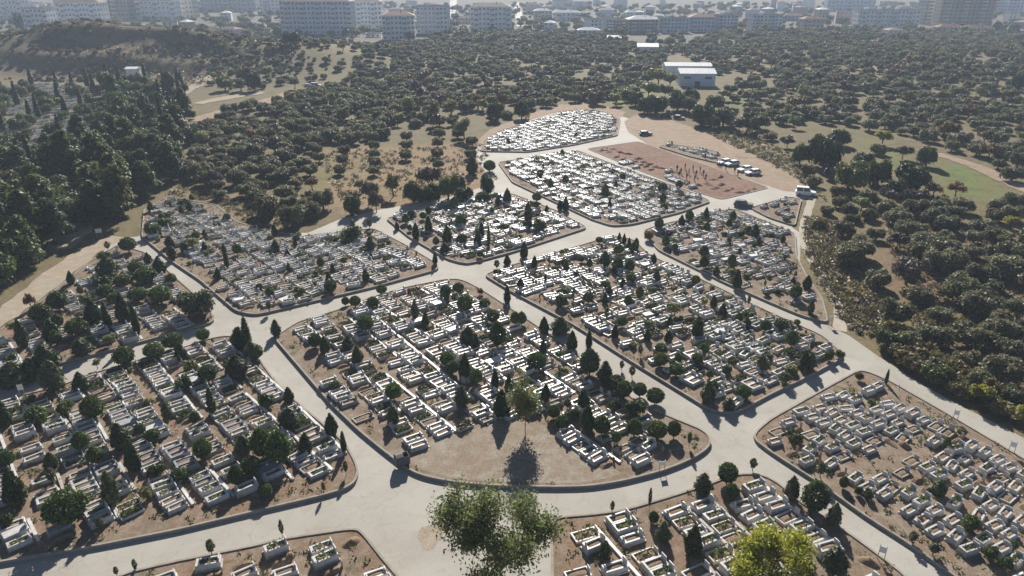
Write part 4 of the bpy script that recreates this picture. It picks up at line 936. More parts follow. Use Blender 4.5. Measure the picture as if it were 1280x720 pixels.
specimen('pale_tree', 'tall pale green see-through tree at the edge of the bare clearing', 657, 534, 7.4, 4.4, 'l_light', 5000, 0.14, 0.36, 8, 0.11, 0.12)
specimen('yellow_tree', 'round yellow and green tree at the bottom edge among white graves', 955, 752, 6.2, 6.2, 'l_yellow', 13000, 0.15, 0.42, 5, 0.15, 0.22)

# ------------------------------------------------------------------ graves
def arch(w_, h_, t_, z0, x, mb, mi, style=0):
    """a headstone slab across the head end, faces +-x"""
    if style == 0: pr = [(-w_, z0), (w_, z0), (w_, z0 + h_ * 0.72), (w_ * 0.7, z0 + h_ * 0.93), (0, z0 + h_), (-w_ * 0.7, z0 + h_ * 0.93), (-w_, z0 + h_ * 0.72)]
    elif style == 1: pr = [(-w_, z0), (w_, z0), (w_ * 0.94, z0 + h_), (-w_ * 0.94, z0 + h_)]
    else: pr = [(-w_ * 0.8, z0), (w_ * 0.8, z0), (w_, z0 + h_ * 0.6), (w_ * 0.55, z0 + h_ * 0.8), (w_ * 0.25, z0 + h_), (-w_ * 0.25, z0 + h_), (-w_ * 0.55, z0 + h_ * 0.8), (-w_, z0 + h_ * 0.6)]
    n = len(pr)
    V_ = [(x - t_ / 2, a, b) for a, b in pr] + [(x + t_ / 2, a, b) for a, b in pr]
    F_ = [(i, (i + 1) % n, n + (i + 1) % n, n + i) for i in range(n)] + [tuple(range(n - 1, -1, -1)), tuple(range(n, 2 * n))]
    mb.add(V_, F_, mi)

def bed(mb, cx, cy, hx, hy, z, dome, mi):
    nx_, ny_ = 5, 4
    V_ = []
    for i in range(nx_):
        for j in range(ny_):
            u, v = i / (nx_ - 1) * 2 - 1, j / (ny_ - 1) * 2 - 1
            V_.append((cx + u * hx, cy + v * hy, z + dome * (1 - u * u) * (1 - v * v) + rng.uniform(-0.02, 0.02)))
    F_ = [(i * ny_ + j, (i + 1) * ny_ + j, (i + 1) * ny_ + j + 1, i * ny_ + j + 1) for i in range(nx_ - 1) for j in range(ny_ - 1)]
    mb.add(V_, F_, mi)

GV = []   # variants: dict(parts=[(name, MB, material)], w=width across, l=length, look)
def tuft(cx, cy, hx, hy, z, n, h):
    C = np.stack([rng.uniform(cx - hx, cx + hx, n), rng.uniform(cy - hy, cy + hy, n), z + h * rng.uniform(0.05, 1, n) ** 1.3], 1)
    return MB().leaves(C, np.tile((0, 0, 0.5), (n, 1)), 0.15, 0, 1.6, 0.9)

def make_variants():
    def v(look, w_, l_, parts, wt): GV.append(dict(look=look, w=w_, l=l_, parts=parts, wt=wt))
    for q in range(12):
        mat = ['marble', 'marble', 'marble_w', 'marble', 'marble', 'grey', 'marble', 'marble', 'conc', 'marble_w', 'marble', 'marble'][q]
        look = {'marble': 'white marble', 'marble_w': 'cream stone', 'grey': 'grey stone', 'conc': 'bare concrete'}[mat]
        H_ = [0.50, 0.62, 0.45, 0.70, 0.55, 0.55, 0.40, 0.60, 0.35, 0.5, 0.65, 0.48][q]
        L_, W_ = 1.08, 0.50
        p = []
        p.append(('plinth', MB().box((0, 0, 0.06), (2.34, 1.18, 0.12)), 'conc' if q % 3 else mat))
        p.append(('surround', MB().ring(0, 0, L_, W_, L_ - 0.29, W_ - 0.21, 0.12, H_), mat))
        m = MB(); bed(m, 0, 0, L_ - 0.29, W_ - 0.21, H_ - 0.16, 0.07, 0)
        p.append(('soil_bed', m, 'bedg' if q in (4, 7) else 'bed'))
        m = MB(); arch(0.36, 0.32 if q % 2 else 0.5, 0.09, H_, L_ - 0.12, m, 0, q % 3); p.append(('headstone', m, mat))
        if q % 3 != 1:
            m = MB(); arch(0.16, 0.34, 0.07, H_, -L_ + 0.12, m, 0, 0); p.append(('footstone', m, mat))
        if q in (1, 4, 7, 10): p.append(('plant', tuft(0, 0, L_ - 0.3, W_ - 0.22, H_ - 0.12, 46, 0.3 if q != 10 else 0.55), 'l_ball' if q != 7 else 'l_green'))
        v(look + (' grave with greenery' if q in (1, 4, 7, 10) else ' soil bed grave'), 1.25, 2.4, p, 1.0 if mat == 'marble' else 0.55)
    for q in range(3):      # double tombs
        mat = ['marble', 'marble', 'grey'][q]; H_ = [0.5, 0.62, 0.55][q]
        p = [('plinth', MB().box((0, 0, 0.07), (2.5, 2.3, 0.14)), 'conc')]
        m = MB()
        for s in (-1, 1): m.ring(0, s * 0.54, 1.1, 0.535, 0.86, 0.34, 0.14, H_)
        p.append(('surround', m, mat))
        for s in (-1, 1):
            m = MB(); bed(m, 0, s * 0.54, 0.86, 0.34, H_ - 0.15, 0.06, 0); p.append(('soil_bed', m, 'bed' if q != 1 or s > 0 else 'bedg'))
            m = MB(); arch(0.36, 0.48, 0.09, H_, 0.98, m, 0, q); m.v = [a + np.array((0, s * 0.54, 0)) for a in m.v]; p.append(('headstone', m, mat))
        if q == 1: p.append(('plant', tuft(0, -0.54, 0.8, 0.3, H_ - 0.1, 44, 0.35), 'l_ball'))
        v({'marble': 'white', 'grey': 'dark grey'}[mat] + ' double grave' + (', one bed green' if q == 1 else ''), 2.4, 2.5, p, 0.22)
    for q in range(3):      # low kerbed beds
        mat = ['marble', 'conc', 'marble_w'][q]
        m = MB(); bed(m, 0, 0, 1.0, 0.46, 0.10, 0.14, 0)
        p = [('surround', MB().ring(0, 0, 1.15, 0.6, 1.0, 0.46, 0.0, 0.26), mat), ('soil_bed', m, 'bed')]
        m = MB(); arch(0.3, 0.55, 0.07, 0.26, 1.07, m, 0, 1); p.append(('headstone', m, mat))
        if q == 2: p.append(('plant', tuft(0, 0, 0.8, 0.35, 0.12, 70, 0.65), 'l_ball'))
        v(['white low kerbed grave', 'concrete low kerbed grave', 'cream kerbed grave with shrub'][q], 1.3, 2.4, p, 0.6)
    for q in range(2):      # earth mounds with marker
        m = MB(); bed(m, 0, 0, 1.05, 0.45, 0.0, 0.42, 0)
        p = [('earth_mound', m, 'bed')]
        m = MB(); m.box((1.0, 0, 0.38), (0.05, 0.3, 0.8)); p.append(('marker_board', m, 'wood' if q else 'conc'))
        v(['earth mound with pale marker', 'earth mound with wooden marker'][q], 1.2, 2.3, p, 0.5)
    for mat, look in (('marble', 'white marble closed slab tomb'), ('grey', 'grey closed slab tomb')):
        p = [('plinth', MB().box((0, 0, 0.09), (2.4, 1.2, 0.18)), 'conc'), ('chest', MB().box((0, 0, 0.37), (2.05, 0.92, 0.38)), mat), ('slab', MB().box((0, 0, 0.62), (2.2, 1.05, 0.12), top=0.97), mat)]
        m = MB(); arch(0.36, 0.45, 0.1, 0.68, 0.95, m, 0, 2); p.append(('headstone', m, mat))
        v(look, 1.3, 2.45, p, 0.13)
    for q, mt in enumerate(('l_ball', 'l_green', 'l_feather')):     # beds grown over by clipped shrubs
        m = MB(); bed(m, 0, 0, 1.0, 0.46, 0.08, 0.1, 0)
        p = [('surround', MB().ring(0, 0, 1.12, 0.57, 1.0, 0.46, 0.0, 0.24), ['conc', 'marble', 'marble_w'][q]), ('soil_bed', m, 'bedg')]
        n = 150; d = rng.uniform(-1, 1, (n, 2)); h_ = np.clip(1.15 - 0.45 * d[:, 0] ** 4 - 0.4 * d[:, 1] ** 4, 0.3, 1) * [0.62, 0.5, 0.75][q]
        C = np.stack([d[:, 0] * 0.98, d[:, 1] * 0.47, h_ * rng.uniform(0.35, 1.0, n) ** 0.5], 1)
        p.append(('plant', MB().leaves(C, np.tile((0, 0, 0.7), (n, 1)), 0.2, 0, 1.5, 0.8), mt))
        v(['grave under dark clipped shrub', 'white grave under green shrub', 'cream grave under feathery shrub'][q], 1.25, 2.35, p, 0.5)
    for g in GV:
        g['meshes'] = [(nm, mb.mesh(nm, [M[mt]])) for nm, mb, mt in g['parts']]
        g['arr'] = [(mb.arrays(), mt) for nm, mb, mt in g['parts']]
make_variants()
GW = np.array([g['wt'] for g in GV]); GW /= GW.sum()

# plot -> (row pitch, grave gap, fill, scale, head wall?)
LAY = {'lower_left': (3.05, 0.06, 0.98, 1.0, 1), 'centre': (2.75, 0.12, 0.96, 1.0, 1), 'right_mid': (2.65, 0.15, 0.97, 1.0, 0), 'right_back': (2.75, 0.15, 0.86, 1.0, 0), 'triangle': (2.8, 0.3, 0.75, 1.0, 0), 'white_back': (2.7, 0.22, 0.93, 0.98, 0), 'far_top': (2.7, 0.22, 0.93, 0.98, 0), 'red': (4.5, 0.6, 0.0, 1.0, 0), 'strip': (2.7, 0.2, 0.8, 1.0, 0), 'mid_back': (2.75, 0.12, 0.88, 1.0, 0), 'left_mid': (2.65, 0.16, 0.97, 1.0, 0), 'far_left': (3.3, 0.15, 0.80, 1.0, 1), 'bottom_left': (3.0, 0.25, 1.04, 1.0, 0), 'bottom': (3.0, 0.22, 1.04, 1.06, 1), 'right': (2.55, 0.24, 1.0, 0.96, 0)}
VOID = [CLEAR,
        poly([(1090, 565), (1140, 548), (1165, 565), (1120, 590), (1075, 600), (1050, 588)]), poly([(1020, 470), (1075, 463), (1110, 480), (1060, 500)]),
        poly([(1105, 480), (1185, 522), (1260, 570), (1240, 578), (1160, 530), (1100, 495)]),
        poly([(1000, 296), (1010, 340), (1042, 405), (1000, 395), (985, 385), (1015, 375)]),
        poly([(690, 645), (840, 624), (880, 612), (870, 632), (800, 650), (690, 664)]),
        poly([(340, 612), (449, 590), (440, 612), (300, 648), (120, 690), (0, 712), (0, 690), (200, 655)]),
        poly([(850, 540), (892, 545), (880, 575), (780, 606), (760, 596), (830, 580)]),
        poly([(700, 420), (760, 462), (850, 520), (880, 545), (850, 548), (780, 500), (700, 440)])]
GR = []
WALLS = []
tree_xy = np.array([(t_['x'], t_['y']) for t_ in TREES] + [tuple(at(657, 532)), tuple(at(955, 745))])
for k, (pitch, gap, fill, gsc, wall) in LAY.items():
    p = PLOTS[k]; P = p['P']; I = inset(P, KERB_W + 0.12)
    th = R(p['ang']); u = np.array((math.cos(th), math.sin(th))); n_ = np.array((-u[1], u[0]))   # u along the row, n_ head direction
    c0 = P.mean(0); S = (P - c0) @ u; N_ = (P - c0) @ n_
    rows = N_.min() + 1.6 + np.cumsum(np.concatenate([[0], pitch * rng.uniform(0.92, 1.13, int((N_.max() - N_.min()) / pitch))]))
    ri = 0
    for rn in rows:
        ri += 1
        s = S.min() + rng.uniform(0.5, 1.2); pos = 0; run = []
        ph = rng.uniform(0, 6)
        while s < S.max():
            g = int(rng.choice(len(GV), p=GW))
            if k == 'right': g = int(rng.choice([0, 1, 3, 3, 6, 7, 11, 15, 10, 0, 16, 18, 2]))
            if k == 'bottom': g = int(rng.choice([0, 1, 3, 6, 10, 12, 13, 15, 15, 17, 7]))
            if k == 'bottom_left': g = int(rng.choice([1, 3, 12, 18, 19, 10, 0, 18]))
            if k in ('white_back', 'far_top') and rng.uniform() < 0.5: g = int(rng.choice([0, 1, 3, 6, 10, 4, 7, 11, 22]))
            wd = GV[g]['w'] * gsc
            s += wd / 2
            jn_ = rng.normal(0, 0.30 if k == 'right' else 0.14 if k in ('right_mid', 'white_back', 'left_mid', 'far_top') else 0.07)
            q = c0 + u * s + n_ * (rn + 0.4 * math.sin(s * 0.12 + ph) + jn_)
            hl = GV[g]['l'] / 2 * gsc; hw = wd / 2
            cs = [q + a * n_ * hl + b * u * hw for a in (-1, 1) for b in (-1, 1)]
            ok = all(inside(I, np.array([c[0]]), np.array([c[1]]))[0] for c in cs)
            f = fill + (0.16 if k not in ('right_mid', 'white_back', 'far_top', 'left_mid') else 0.08) * math.sin(q[0] * 0.35 + 1.7 * math.sin(q[1] * 0.21)) * math.sin(q[1] * 0.4)
            ok2 = ok and rng.uniform() < f and not any(inside(Z, np.array([q[0]]), np.array([q[1]]))[0] for Z in VOID)
            if ok2:
                dv = tree_xy - q
                lx = np.abs(dv @ n_); ly = np.abs(dv @ u)
                if np.any((lx < hl - 0.05) & (ly < hw + 0.02)): ok2 = False
            if ok: run.append((s, ok2, q))
            if ok2:
                pos += 1
                GR.append(dict(plot=k, row=ri, pos=pos, g=g, x=q[0], y=q[1], z=p['h'], rz=th + math.pi / 2 + rng.normal(0, 0.05 if k in ('lower_left', 'bottom', 'centre') else 0.11), sc=gsc * rng.uniform(0.92, 1.03), sl=rng.uniform(0.78, 0.9) if k == 'right' else rng.uniform(0.92, 1.0), sh=rng.uniform(0.75, 1.25)))
            s += wd / 2 + gap * rng.uniform(0.5, 1.5) + (rng.uniform(0.4, 1.4) if rng.uniform() < 0.10 else 0)
        # a continuous low white wall along the heads
        if wall and len(run) > 4:
            a_ = 0
            segs = []
            cur = []
            for s_, good, q in run:
                if good: cur.append((s_, q))
                elif len(cur) and rng.uniform() < 0.85: segs.append(cur); cur = []
            segs.append(cur)
            for sg in segs:
                if len(sg) > 2 and rng.uniform() < (0.75 if k in ('lower_left', 'bottom') else 0.4): WALLS.append((k, ri, sg[0][1], sg[-1][1], u, n_, gsc))
# the old section glimpsed among the left wood
for G in GLADE:
    lo, hi = G.min(0), G.max(0)
    for yv in np.arange(lo[1], hi[1], 2.9):
        for xv in np.arange(lo[0], hi[0], 1.5):
            if rng.uniform() < 0.5 and inside(G, np.array([xv]), np.array([yv]))[0]:
                GR.append(dict(plot=None, row=0, pos=0, g=int(rng.choice(len(GV), p=GW)), x=xv, y=yv, z=0.0, rz=R(40) + rng.normal(0, 0.05), sc=1.0))
# a few first graves on the red plot
for (px, py) in [(770, 197), (778, 200), (786, 204), (793, 203), (800, 207), (807, 209), (813, 213), (836, 222), (842, 226), (850, 229), (858, 231), (866, 235), (780, 205), (795, 210)]:
    q = at(px, py); GR.append(dict(plot='red', row=0, pos=0, g=int(rng.choice([0, 3, 12, 18, 19])), x=q[0], y=q[1], z=0.10, rz=R(28), sc=1.0))
# renumber: rows counted from the left, graves counted from the far end
for k in LAY:
    rr = sorted(set(g['row'] for g in GR if g['plot'] == k))
    for i, r_ in enumerate(rr):
        for g in GR:
            if g['plot'] == k and g['row'] == r_: g['rown'] = i + 1
for g in GR:
    g['px'], g['py'] = proj(g['x'], g['y'], g['z']); g['d'] = depth(g['x'], g['y'])
cand = sorted([g for g in GR if 0 < g['px'] < 1280 and 0 < g['py'] < 722 and g['plot']], key=lambda g: g['d'])
ind = cand[:300]
for g in ind: g['ind'] = True
for g in ind:
    v_ = GV[g['g']]
    lab = '%s, %s from top, %s row from left, %s' % (v_['look'], nth(g['pos']), nth(g['rown']), PLOTS[g['plot']]['d'])
    if len(lab.split()) > 16: lab = lab.replace(' row from left', ' row')
    root = thing('grave', lab, 'grave', (g['x'], g['y'], g['z'] - 0.004), g['rz'], 'graves of the ' + PLOTS[g['plot']]['d'], (g['sc'] * g.get('sl', 1), g['sc'], g['sc'] * g.get('sh', 1)))
    for nm, me in v_['meshes']: obj(nm, me, root)
def graves_stuff():
    mats = sorted(set(mt for v_ in GV for _, mt in v_['arr']))
    VS, LS, TS, MS = [], [], [], []; off = 0
    for g in GR:
        if g.get('ind'): continue
        c, s = math.cos(g['rz']), math.sin(g['rz']); k = g['sc']
        for (V_, L_, T_, _), mt in GV[g['g']]['arr']:
            W = np.empty_like(V_)
            X_ = V_[:, 0] * g.get('sl', 1); W[:, 0] = g['x'] + k * (c * X_ - s * V_[:, 1]); W[:, 1] = g['y'] + k * (s * X_ + c * V_[:, 1]); W[:, 2] = g['z'] - 0.004 + k * g.get('sh', 1) * V_[:, 2]
            VS.append(W); LS.append(L_ + off); TS.append(T_); MS.append(np.full(len(T_), mats.index(mt), np.int32)); off += len(V_)
    me = mesh_from('distant_graves', np.concatenate(VS), np.concatenate(LS).astype(np.int32), np.concatenate(TS), np.concatenate(MS), [M[m] for m in mats])
    tag(obj('distant_graves', me), 'close rows of white marble graves filling the middle and far plots', 'graves', None, 'stuff')
graves_stuff()
wc = {}
for (k, ri, a, b, u, n_, gsc) in WALLS:
    L_ = np.linalg.norm(b - a) + 1.3
    c = (a + b) / 2 + n_ * (1.36 * gsc)
    d = b - a; rz = math.atan2(d[1], d[0])
    wc[k] = wc.get(k, 0) + 1
    m = MB().box((0, 0, 0.10), (L_, 0.30, 0.20), top=0.99)
    o = obj('head_wall', m.mesh('head_wall', [M['marble'] if rng.uniform() < 0.7 else M['conc']]), None, (c[0], c[1], PLOTS[k]['h'] - 0.003), rz)
    tag(o, 'low white wall behind graves, %s from left, %s' % (nth(wc[k]), PLOTS[k]['d']), 'wall', 'low walls between grave rows')

# weeds and tufts between the graves
def weeds():
    mb = MB(); C = []
    for k, n in (('lower_left', 900), ('centre', 1000), ('right_mid', 900), ('bottom', 260), ('bottom_left', 120), ('right', 620), ('white_back', 700), ('far_top', 400), ('left_mid', 900), ('far_left', 300), ('right_back', 350), ('mid_back', 250)):
        P = PLOTS[k]['P']; I = inset(P, 0.4); lo, hi = P.min(0), P.max(0)
        q = rng.uniform(lo, hi, (n * 3, 2)); q = q[inside(I, q[:, 0], q[:, 1])][:n]
        q = q[~inside(CLEAR, q[:, 0], q[:, 1])]
        cl = np.sin(q[:, 0] * 0.5) * np.sin(q[:, 1] * 0.43 + 1.0)
        q = q[rng.uniform(0, 1, len(q)) < 0.55 + 0.45 * cl]
        for a, b in q: C.append((a, b, PLOTS[k]['h']))
    C = np.array(C)
    m = 9
    CC = np.repeat(C, m, 0) + np.stack([rng.normal(0, 0.20, len(C) * m), rng.normal(0, 0.20, len(C) * m), rng.uniform(0.01, 0.24, len(C) * m)], 1)
    mb.leaves(CC, np.tile((0, 0, 0.4), (len(CC), 1)), 0.15, 0, 2.0, 0.9)
    mb.m = list(rng.choice([0, 0, 1, 2, 2], len(mb.m)))
    tag(obj('weeds', mb.mesh('weeds', [M['l_green'], M['l_ball'], M['l_brush']])), 'weeds and dry grass tufts growing between the graves', 'weeds', None, 'stuff')
weeds()
def scrub():
    """dry scrub on the open banks"""
    mb = MB(); C = []
    for pts, n in (([(1005, 268), (1060, 280), (1110, 400), (1085, 425), (1050, 400), (1008, 320)], 700), ([(870, 160), (940, 165), (1000, 200), (1040, 262), (1020, 240), (960, 203), (900, 175)], 500), ([(230, 228), (320, 256), (378, 290), (300, 276), (268, 252), (205, 243)], 250), ([(0, 45), (120, 34), (330, 34), (330, 80), (240, 110), (0, 75)], 3800), ([(395, 190), (610, 180), (620, 225), (430, 262)], 500), ([(1100, 260), (1290, 300), (1290, 540), (1150, 450)], 900)):
        P = poly(pts); lo, hi = P.min(0), P.max(0)
        q = rng.uniform(lo, hi, (n * 4, 2)); q = q[inside(P, q[:, 0], q[:, 1])][:n]
        for a, b in q: C.append((a, b, float(hgt(a, b)), 1.0 if b < 300 else 3.0))
    C = np.array(C); m = 14
    K = np.repeat(C, m, 0)
    r = K[:, 3] * 0.32
    CC = K[:, :3] + np.stack([rng.normal(0, 1, len(K)) * r, rng.normal(0, 1, len(K)) * r, rng.uniform(0.02, 1.0, len(K)) * r * 1.3], 1)
    mb.leaves(CC, np.tile((0, 0, 0.4), (len(CC), 1)), 0.26, 0, 2.0, 0.9)
    V_ = mb.v[0].reshape(-1, 4, 3); c_ = V_.mean(1, keepdims=True); V_ = c_ + (V_ - c_) * np.where(K[:, 3] > 2, 2.2, 1.0)[:, None, None]; mb.v[0] = V_.reshape(-1, 3)
    mb.m = list(np.repeat(rng.choice([0, 0, 1, 2, 2], len(C)), m))
    tag(obj('dry_scrub', mb.mesh('dry_scrub', [M['l_brush'], M['l_feather'], M['l_twig']])), 'dry scrub and grass tufts on the open banks', 'scrub', None, 'stuff')
scrub()

# ------------------------------------------------------------------ vehicles
def wheel_mesh(r, wd, mats):
    m = MB(); m.tube([(0, -wd / 2, 0), (0, wd / 2, 0)], [r, r], 14, 0); return m.mesh('tyre', mats)
def car(name, label, px, py, rz, paint_, van=False, group=None):
    p = at(px, py); rt = thing(name, label, 'van' if van else 'car', (p[0], p[1], 0.024), rz, group)
    Lh, W = (2.35, 0.92) if van else (2.15, 0.86)
    hood, roof = (1.05, 2.0) if van else (0.86, 1.44)
    low = [(-Lh, 0.35), (-Lh * 0.97, 0.28), (Lh * 0.95, 0.28), (Lh, 0.4), (Lh * 0.99, 0.66), (Lh * 0.9, hood * 0.9), (Lh * 0.42, hood), (-Lh * 0.9, hood * 1.02), (-Lh, hood * 0.9)]
    m = MB(); m.prism(low, -W, W); b = obj('body', m.mesh('body', [M[paint_]]), rt)
    bv = b.modifiers.new('b', 'BEVEL'); bv.width = 0.07; bv.segments = 2
    cab = [(-Lh * 0.93, hood * 0.98), (Lh * 0.40, hood * 0.98), (Lh * (0.22 if van else 0.10), roof), (-Lh * (0.90 if van else 0.66), roof)]
    m = MB(); n = 4
    V_ = [(a, -W * (0.96 if z < hood * 1.05 else 0.80), z) for a, z in cab] + [(a, W * (0.96 if z < hood * 1.05 else 0.80), z) for a, z in cab]
    m.add(V_, [(0, 1, 5, 4), (1, 2, 6, 5), (2, 3, 7, 6), (3, 0, 4, 7), (3, 2, 1, 0), (4, 5, 6, 7)])
    c = obj('cabin', m.mesh('cabin', [M[paint_]]), rt)
    bv = c.modifiers.new('b', 'BEVEL'); bv.width = 0.05; bv.segments = 2
    def quad(pts, name_, mat, par):
        a = np.array(pts); nn = np.cross(a[1] - a[0], a[2] - a[0]); nn /= np.linalg.norm(nn)
        ce = a.mean(0)
        a = ce + (a - ce) * np.array((0.86, 0.86, 0.80))
        V2 = np.vstack([a + nn * 0.012, a - nn * 0.03])
        obj(name_, MB().add(V2, [(0, 1, 2, 3), (7, 6, 5, 4), (0, 4, 5, 1), (1, 5, 6, 2), (2, 6, 7, 3), (3, 7, 4, 0)]).mesh(name_, [M[mat]]), par)
    Vn = np.array(V_)
    quad([Vn[1], Vn[5], Vn[6], Vn[2]], 'windscreen', 'glass', rt)
    quad([Vn[7], Vn[4], Vn[0], Vn[3]], 'rear_window', 'glass', rt)
    for s0, s1 in (((0, 1, 2, 3), -1), ((5, 4, 7, 6), 1)):
        a, b_, c_, d_ = [Vn[i] for i in s0]
        m1, m2 = (a + b_) / 2, (c_ + d_) / 2
        quad([a, m1, m2, d_], 'side_window', 'glass', rt); quad([m1, b_, c_, m2], 'side_window', 'glass', rt)
    wm = wheel_mesh(0.32, 0.2, [M['tyre']]); rm = MB().tube([(0, -0.11, 0), (0, 0.11, 0)], [0.2, 0.2], 10).mesh('rim', [M['steel']])
    for x_ in (-Lh * 0.62, Lh * 0.64):
        for s in (-1, 1):
            t_ = obj('wheel', wm, rt, (x_, s * (W - 0.07), 0.32)); obj('rim', rm, t_)
    for s in (-1, 1):
        obj('headlight', MB().box((Lh * 0.985, s * W * 0.7, 0.6), (0.06, 0.34, 0.15)).mesh('headlight', [M['lamp']]), rt)
        obj('tail_light', MB().box((-Lh * 0.99, s * W * 0.8, 0.68), (0.06, 0.2, 0.22)).mesh('tail_light', [M['redlamp']]), rt)
    return rt
CG = 'cars parked by the narrow plot'
car('parked_car', 'white car parked first from the left beside the narrow plot', 905, 205, R(-155), 'carwhite', False, CG)
car('parked_car', 'silver car parked second from the left beside the narrow plot', 915, 207, R(-155), 'silver', False, CG)
car('parked_car', 'white car parked third from the left beside the narrow plot', 931, 214, R(-155), 'carwhite', False, CG)
car('parked_car', 'white car parked last on the right beside the narrow plot', 941, 218, R(-160), 'carwhite', False, CG)
car('parked_van', 'white van standing at the top of the footpath', 1007, 244, R(-20), 'carwhite', True)
car('parked_car', 'black car standing alone on the tan dirt yard', 807, 169, R(10), 'black')
car('parked_car', 'dark car with pale windscreen under the trees behind the dirt yard', 849, 149, R(-30), 'black')
car('parked_car', 'dark car on the lane beside the red earth plot', 929, 258, R(-20), 'digger')

def tractor(px, py):
    p = at(px, py); rt = thing('tractor', 'dark loader tractor with white cab roof behind the dirt yard', 'tractor', (p[0], p[1], 0.024), R(190))
    obj('hood', MB().prism([(0.1, 0.7), (1.9, 0.75), (1.9, 1.3), (0.1, 1.5)], -0.4, 0.4).mesh('hood', [M['digger']]), rt)
    obj('chassis', MB().box((0.3, 0, 0.65), (3.2, 0.6, 0.3)).mesh('chassis', [M['digger']]), rt)
    c = obj('cab', MB().prism([(-1.2, 0.9), (0.1, 0.9), (0.0, 2.4), (-1.1, 2.4)], -0.62, 0.62).mesh('cab', [M['glass']]), rt)
    m = MB()
    for x0, x1 in ((-1.22, -1.12), (0.12, 0.02)):
        for s in (-1, 1): m.tube([(x0, s * 0.63, 0.9), (x1, s * 0.63, 2.4)], [0.05, 0.05], 5)
    obj('pillar', m.mesh('pillar', [M['white']]), c)
    obj('roof', MB().box((-0.55, 0, 2.48), (1.4, 1.45, 0.14), top=0.94).mesh('roof', [M['white']]), c)
    for x_, r in ((-0.9, 0.75), (1.5, 0.5)):
        wm = wheel_mesh(r, 0.4, [M['tyre']]); rm = MB().tube([(0, -0.21, 0), (0, 0.21, 0)], [r * 0.5, r * 0.5], 10).mesh('rim', [M['steel']])
        for s in (-1, 1): obj('rim', rm, obj('wheel', wm, rt, (x_, s * 0.78, r)))
    m = MB()
    for s in (-1, 1): m.tube([(0.2, s * 0.5, 1.4), (2.2, s * 0.5, 0.9), (2.7, s * 0.5, 0.4)], [0.08, 0.08, 0.07], 5)
    obj('loader_arm', m.mesh('loader_arm', [M['digger']]), rt)
    obj('bucket', MB().prism([(2.6, 0.12), (3.3, 0.08), (3.3, 0.14), (2.75, 0.25), (2.7, 0.7), (2.6, 0.7)], -0.9, 0.9).mesh('bucket', [M['steel']]), rt)
tractor(833, 146)

# ------------------------------------------------------------------ people at the red plot
def person_mesh(arm, lean, coat):
    J = [(0, 0, 0.98), (0, 0.01, 1.22), (0, lean * 0.1, 1.44), (0, lean * 0.12, 1.53), (0, lean * 0.14, 1.64), (0, lean * 0.15, 1.74),
         (-0.10, 0, 0.92), (-0.11, 0.02, 0.50), (-0.11, 0, 0.09), (-0.11, 0.16, 0.04), (0.10, 0, 0.92), (0.11, -0.02, 0.50), (0.11, -0.05, 0.09), (0.11, 0.11, 0.04),
         (-0.19, lean * 0.1, 1.42), (-0.25, 0.02, 1.14), (-0.2 + arm * 0.12, 0.12 + arm * 0.12, 0.92), (0.19, lean * 0.1, 1.42), (0.25, 0.02, 1.14), (0.2 - arm * 0.12, 0.12 + arm * 0.12, 0.92)]
    E = [(0, 1), (1, 2), (2, 3), (3, 4), (4, 5), (0, 6), (6, 7), (7, 8), (8, 9), (0, 10), (10, 11), (11, 12), (12, 13), (2, 14), (14, 15), (15, 16), (2, 17), (17, 18), (18, 19)]
    RR = [.16, .155, .15, .06, .105, .07, .10, .075, .05, .045, .10, .075, .05, .045, .075, .06, .045, .075, .06, .045]
    me = bpy.data.meshes.new('skeleton'); me.from_pydata(J, E, [])
    o = bpy.data.objects.new('tmp', me); COL.objects.link(o)
    sm = o.modifiers.new('s', 'SKIN')
    for i, r in enumerate(RR): me.skin_vertices[0].data[i].radius = (r, r * 0.8)
    me.skin_vertices[0].data[0].use_root = True
    o.modifiers.new('u', 'SUBSURF').levels = 1
    dg = bpy.context.evaluated_depsgraph_get()
    out = bpy.data.meshes.new_from_object(o.evaluated_get(dg))
    bpy.data.objects.remove(o)
    for mt in (coat, 'trous', 'skin'): out.materials.append(M[mt])
    for f in out.polygons:
        z = f.center.z; x_ = abs(f.center.x)
        f.material_index = 2 if z > 1.53 or (x_ > 0.0 and 0.85 < z < 0.95 and f.center.y > 0.14) else (1 if z < 0.88 else 0)
        f.use_smooth = True
    return out
pm = [person_mesh(a, l, c) for a, l, c in ((0.2, 0.3, 'coat1'), (0.9, 0.8, 'coat2'), (0.0, 0.1, 'coat3'), (0.6, 0.5, 'coat1'))]
hair = MB()
hv = sph(120); hv = hv[hv[:, 2] > -0.2]
hm = bpy.data.meshes.new('hair')
import bmesh
bm = bmesh.new(); bmesh.ops.create_icosphere(bm, subdivisions=2, radius=0.118)
for vv in list(bm.verts):
    if vv.co.z < -0.05 or (vv.co.y > 0.06 and vv.co.z < 0.05): bm.verts.remove(vv)
bm.to_mesh(hm); bm.free(); hm.materials.append(M['hair'])
PP = [(846, 215), (851, 218), (856, 212), (861, 219), (866, 214), (870, 221), (875, 216), (879, 221), (858, 225), (868, 227), (882, 226), (849, 222)]
PP.sort()
for i, (px, py) in enumerate(PP):
    p = at(px, py)
    c = ['dark red', 'black', 'maroon', 'dark red'][i % 4]
    rt = thing('person', 'person in %s coat, %s from left of the group on the red earth' % (c, nth(i + 1)), 'person', (p[0], p[1], 0.10), rng.uniform(0, 6.28), 'people gathered on the red plot', rng.uniform(0.95, 1.05))
    obj('body', pm[i % 4], rt); obj('hair', hm, rt, (0, 0.03, 1.70))
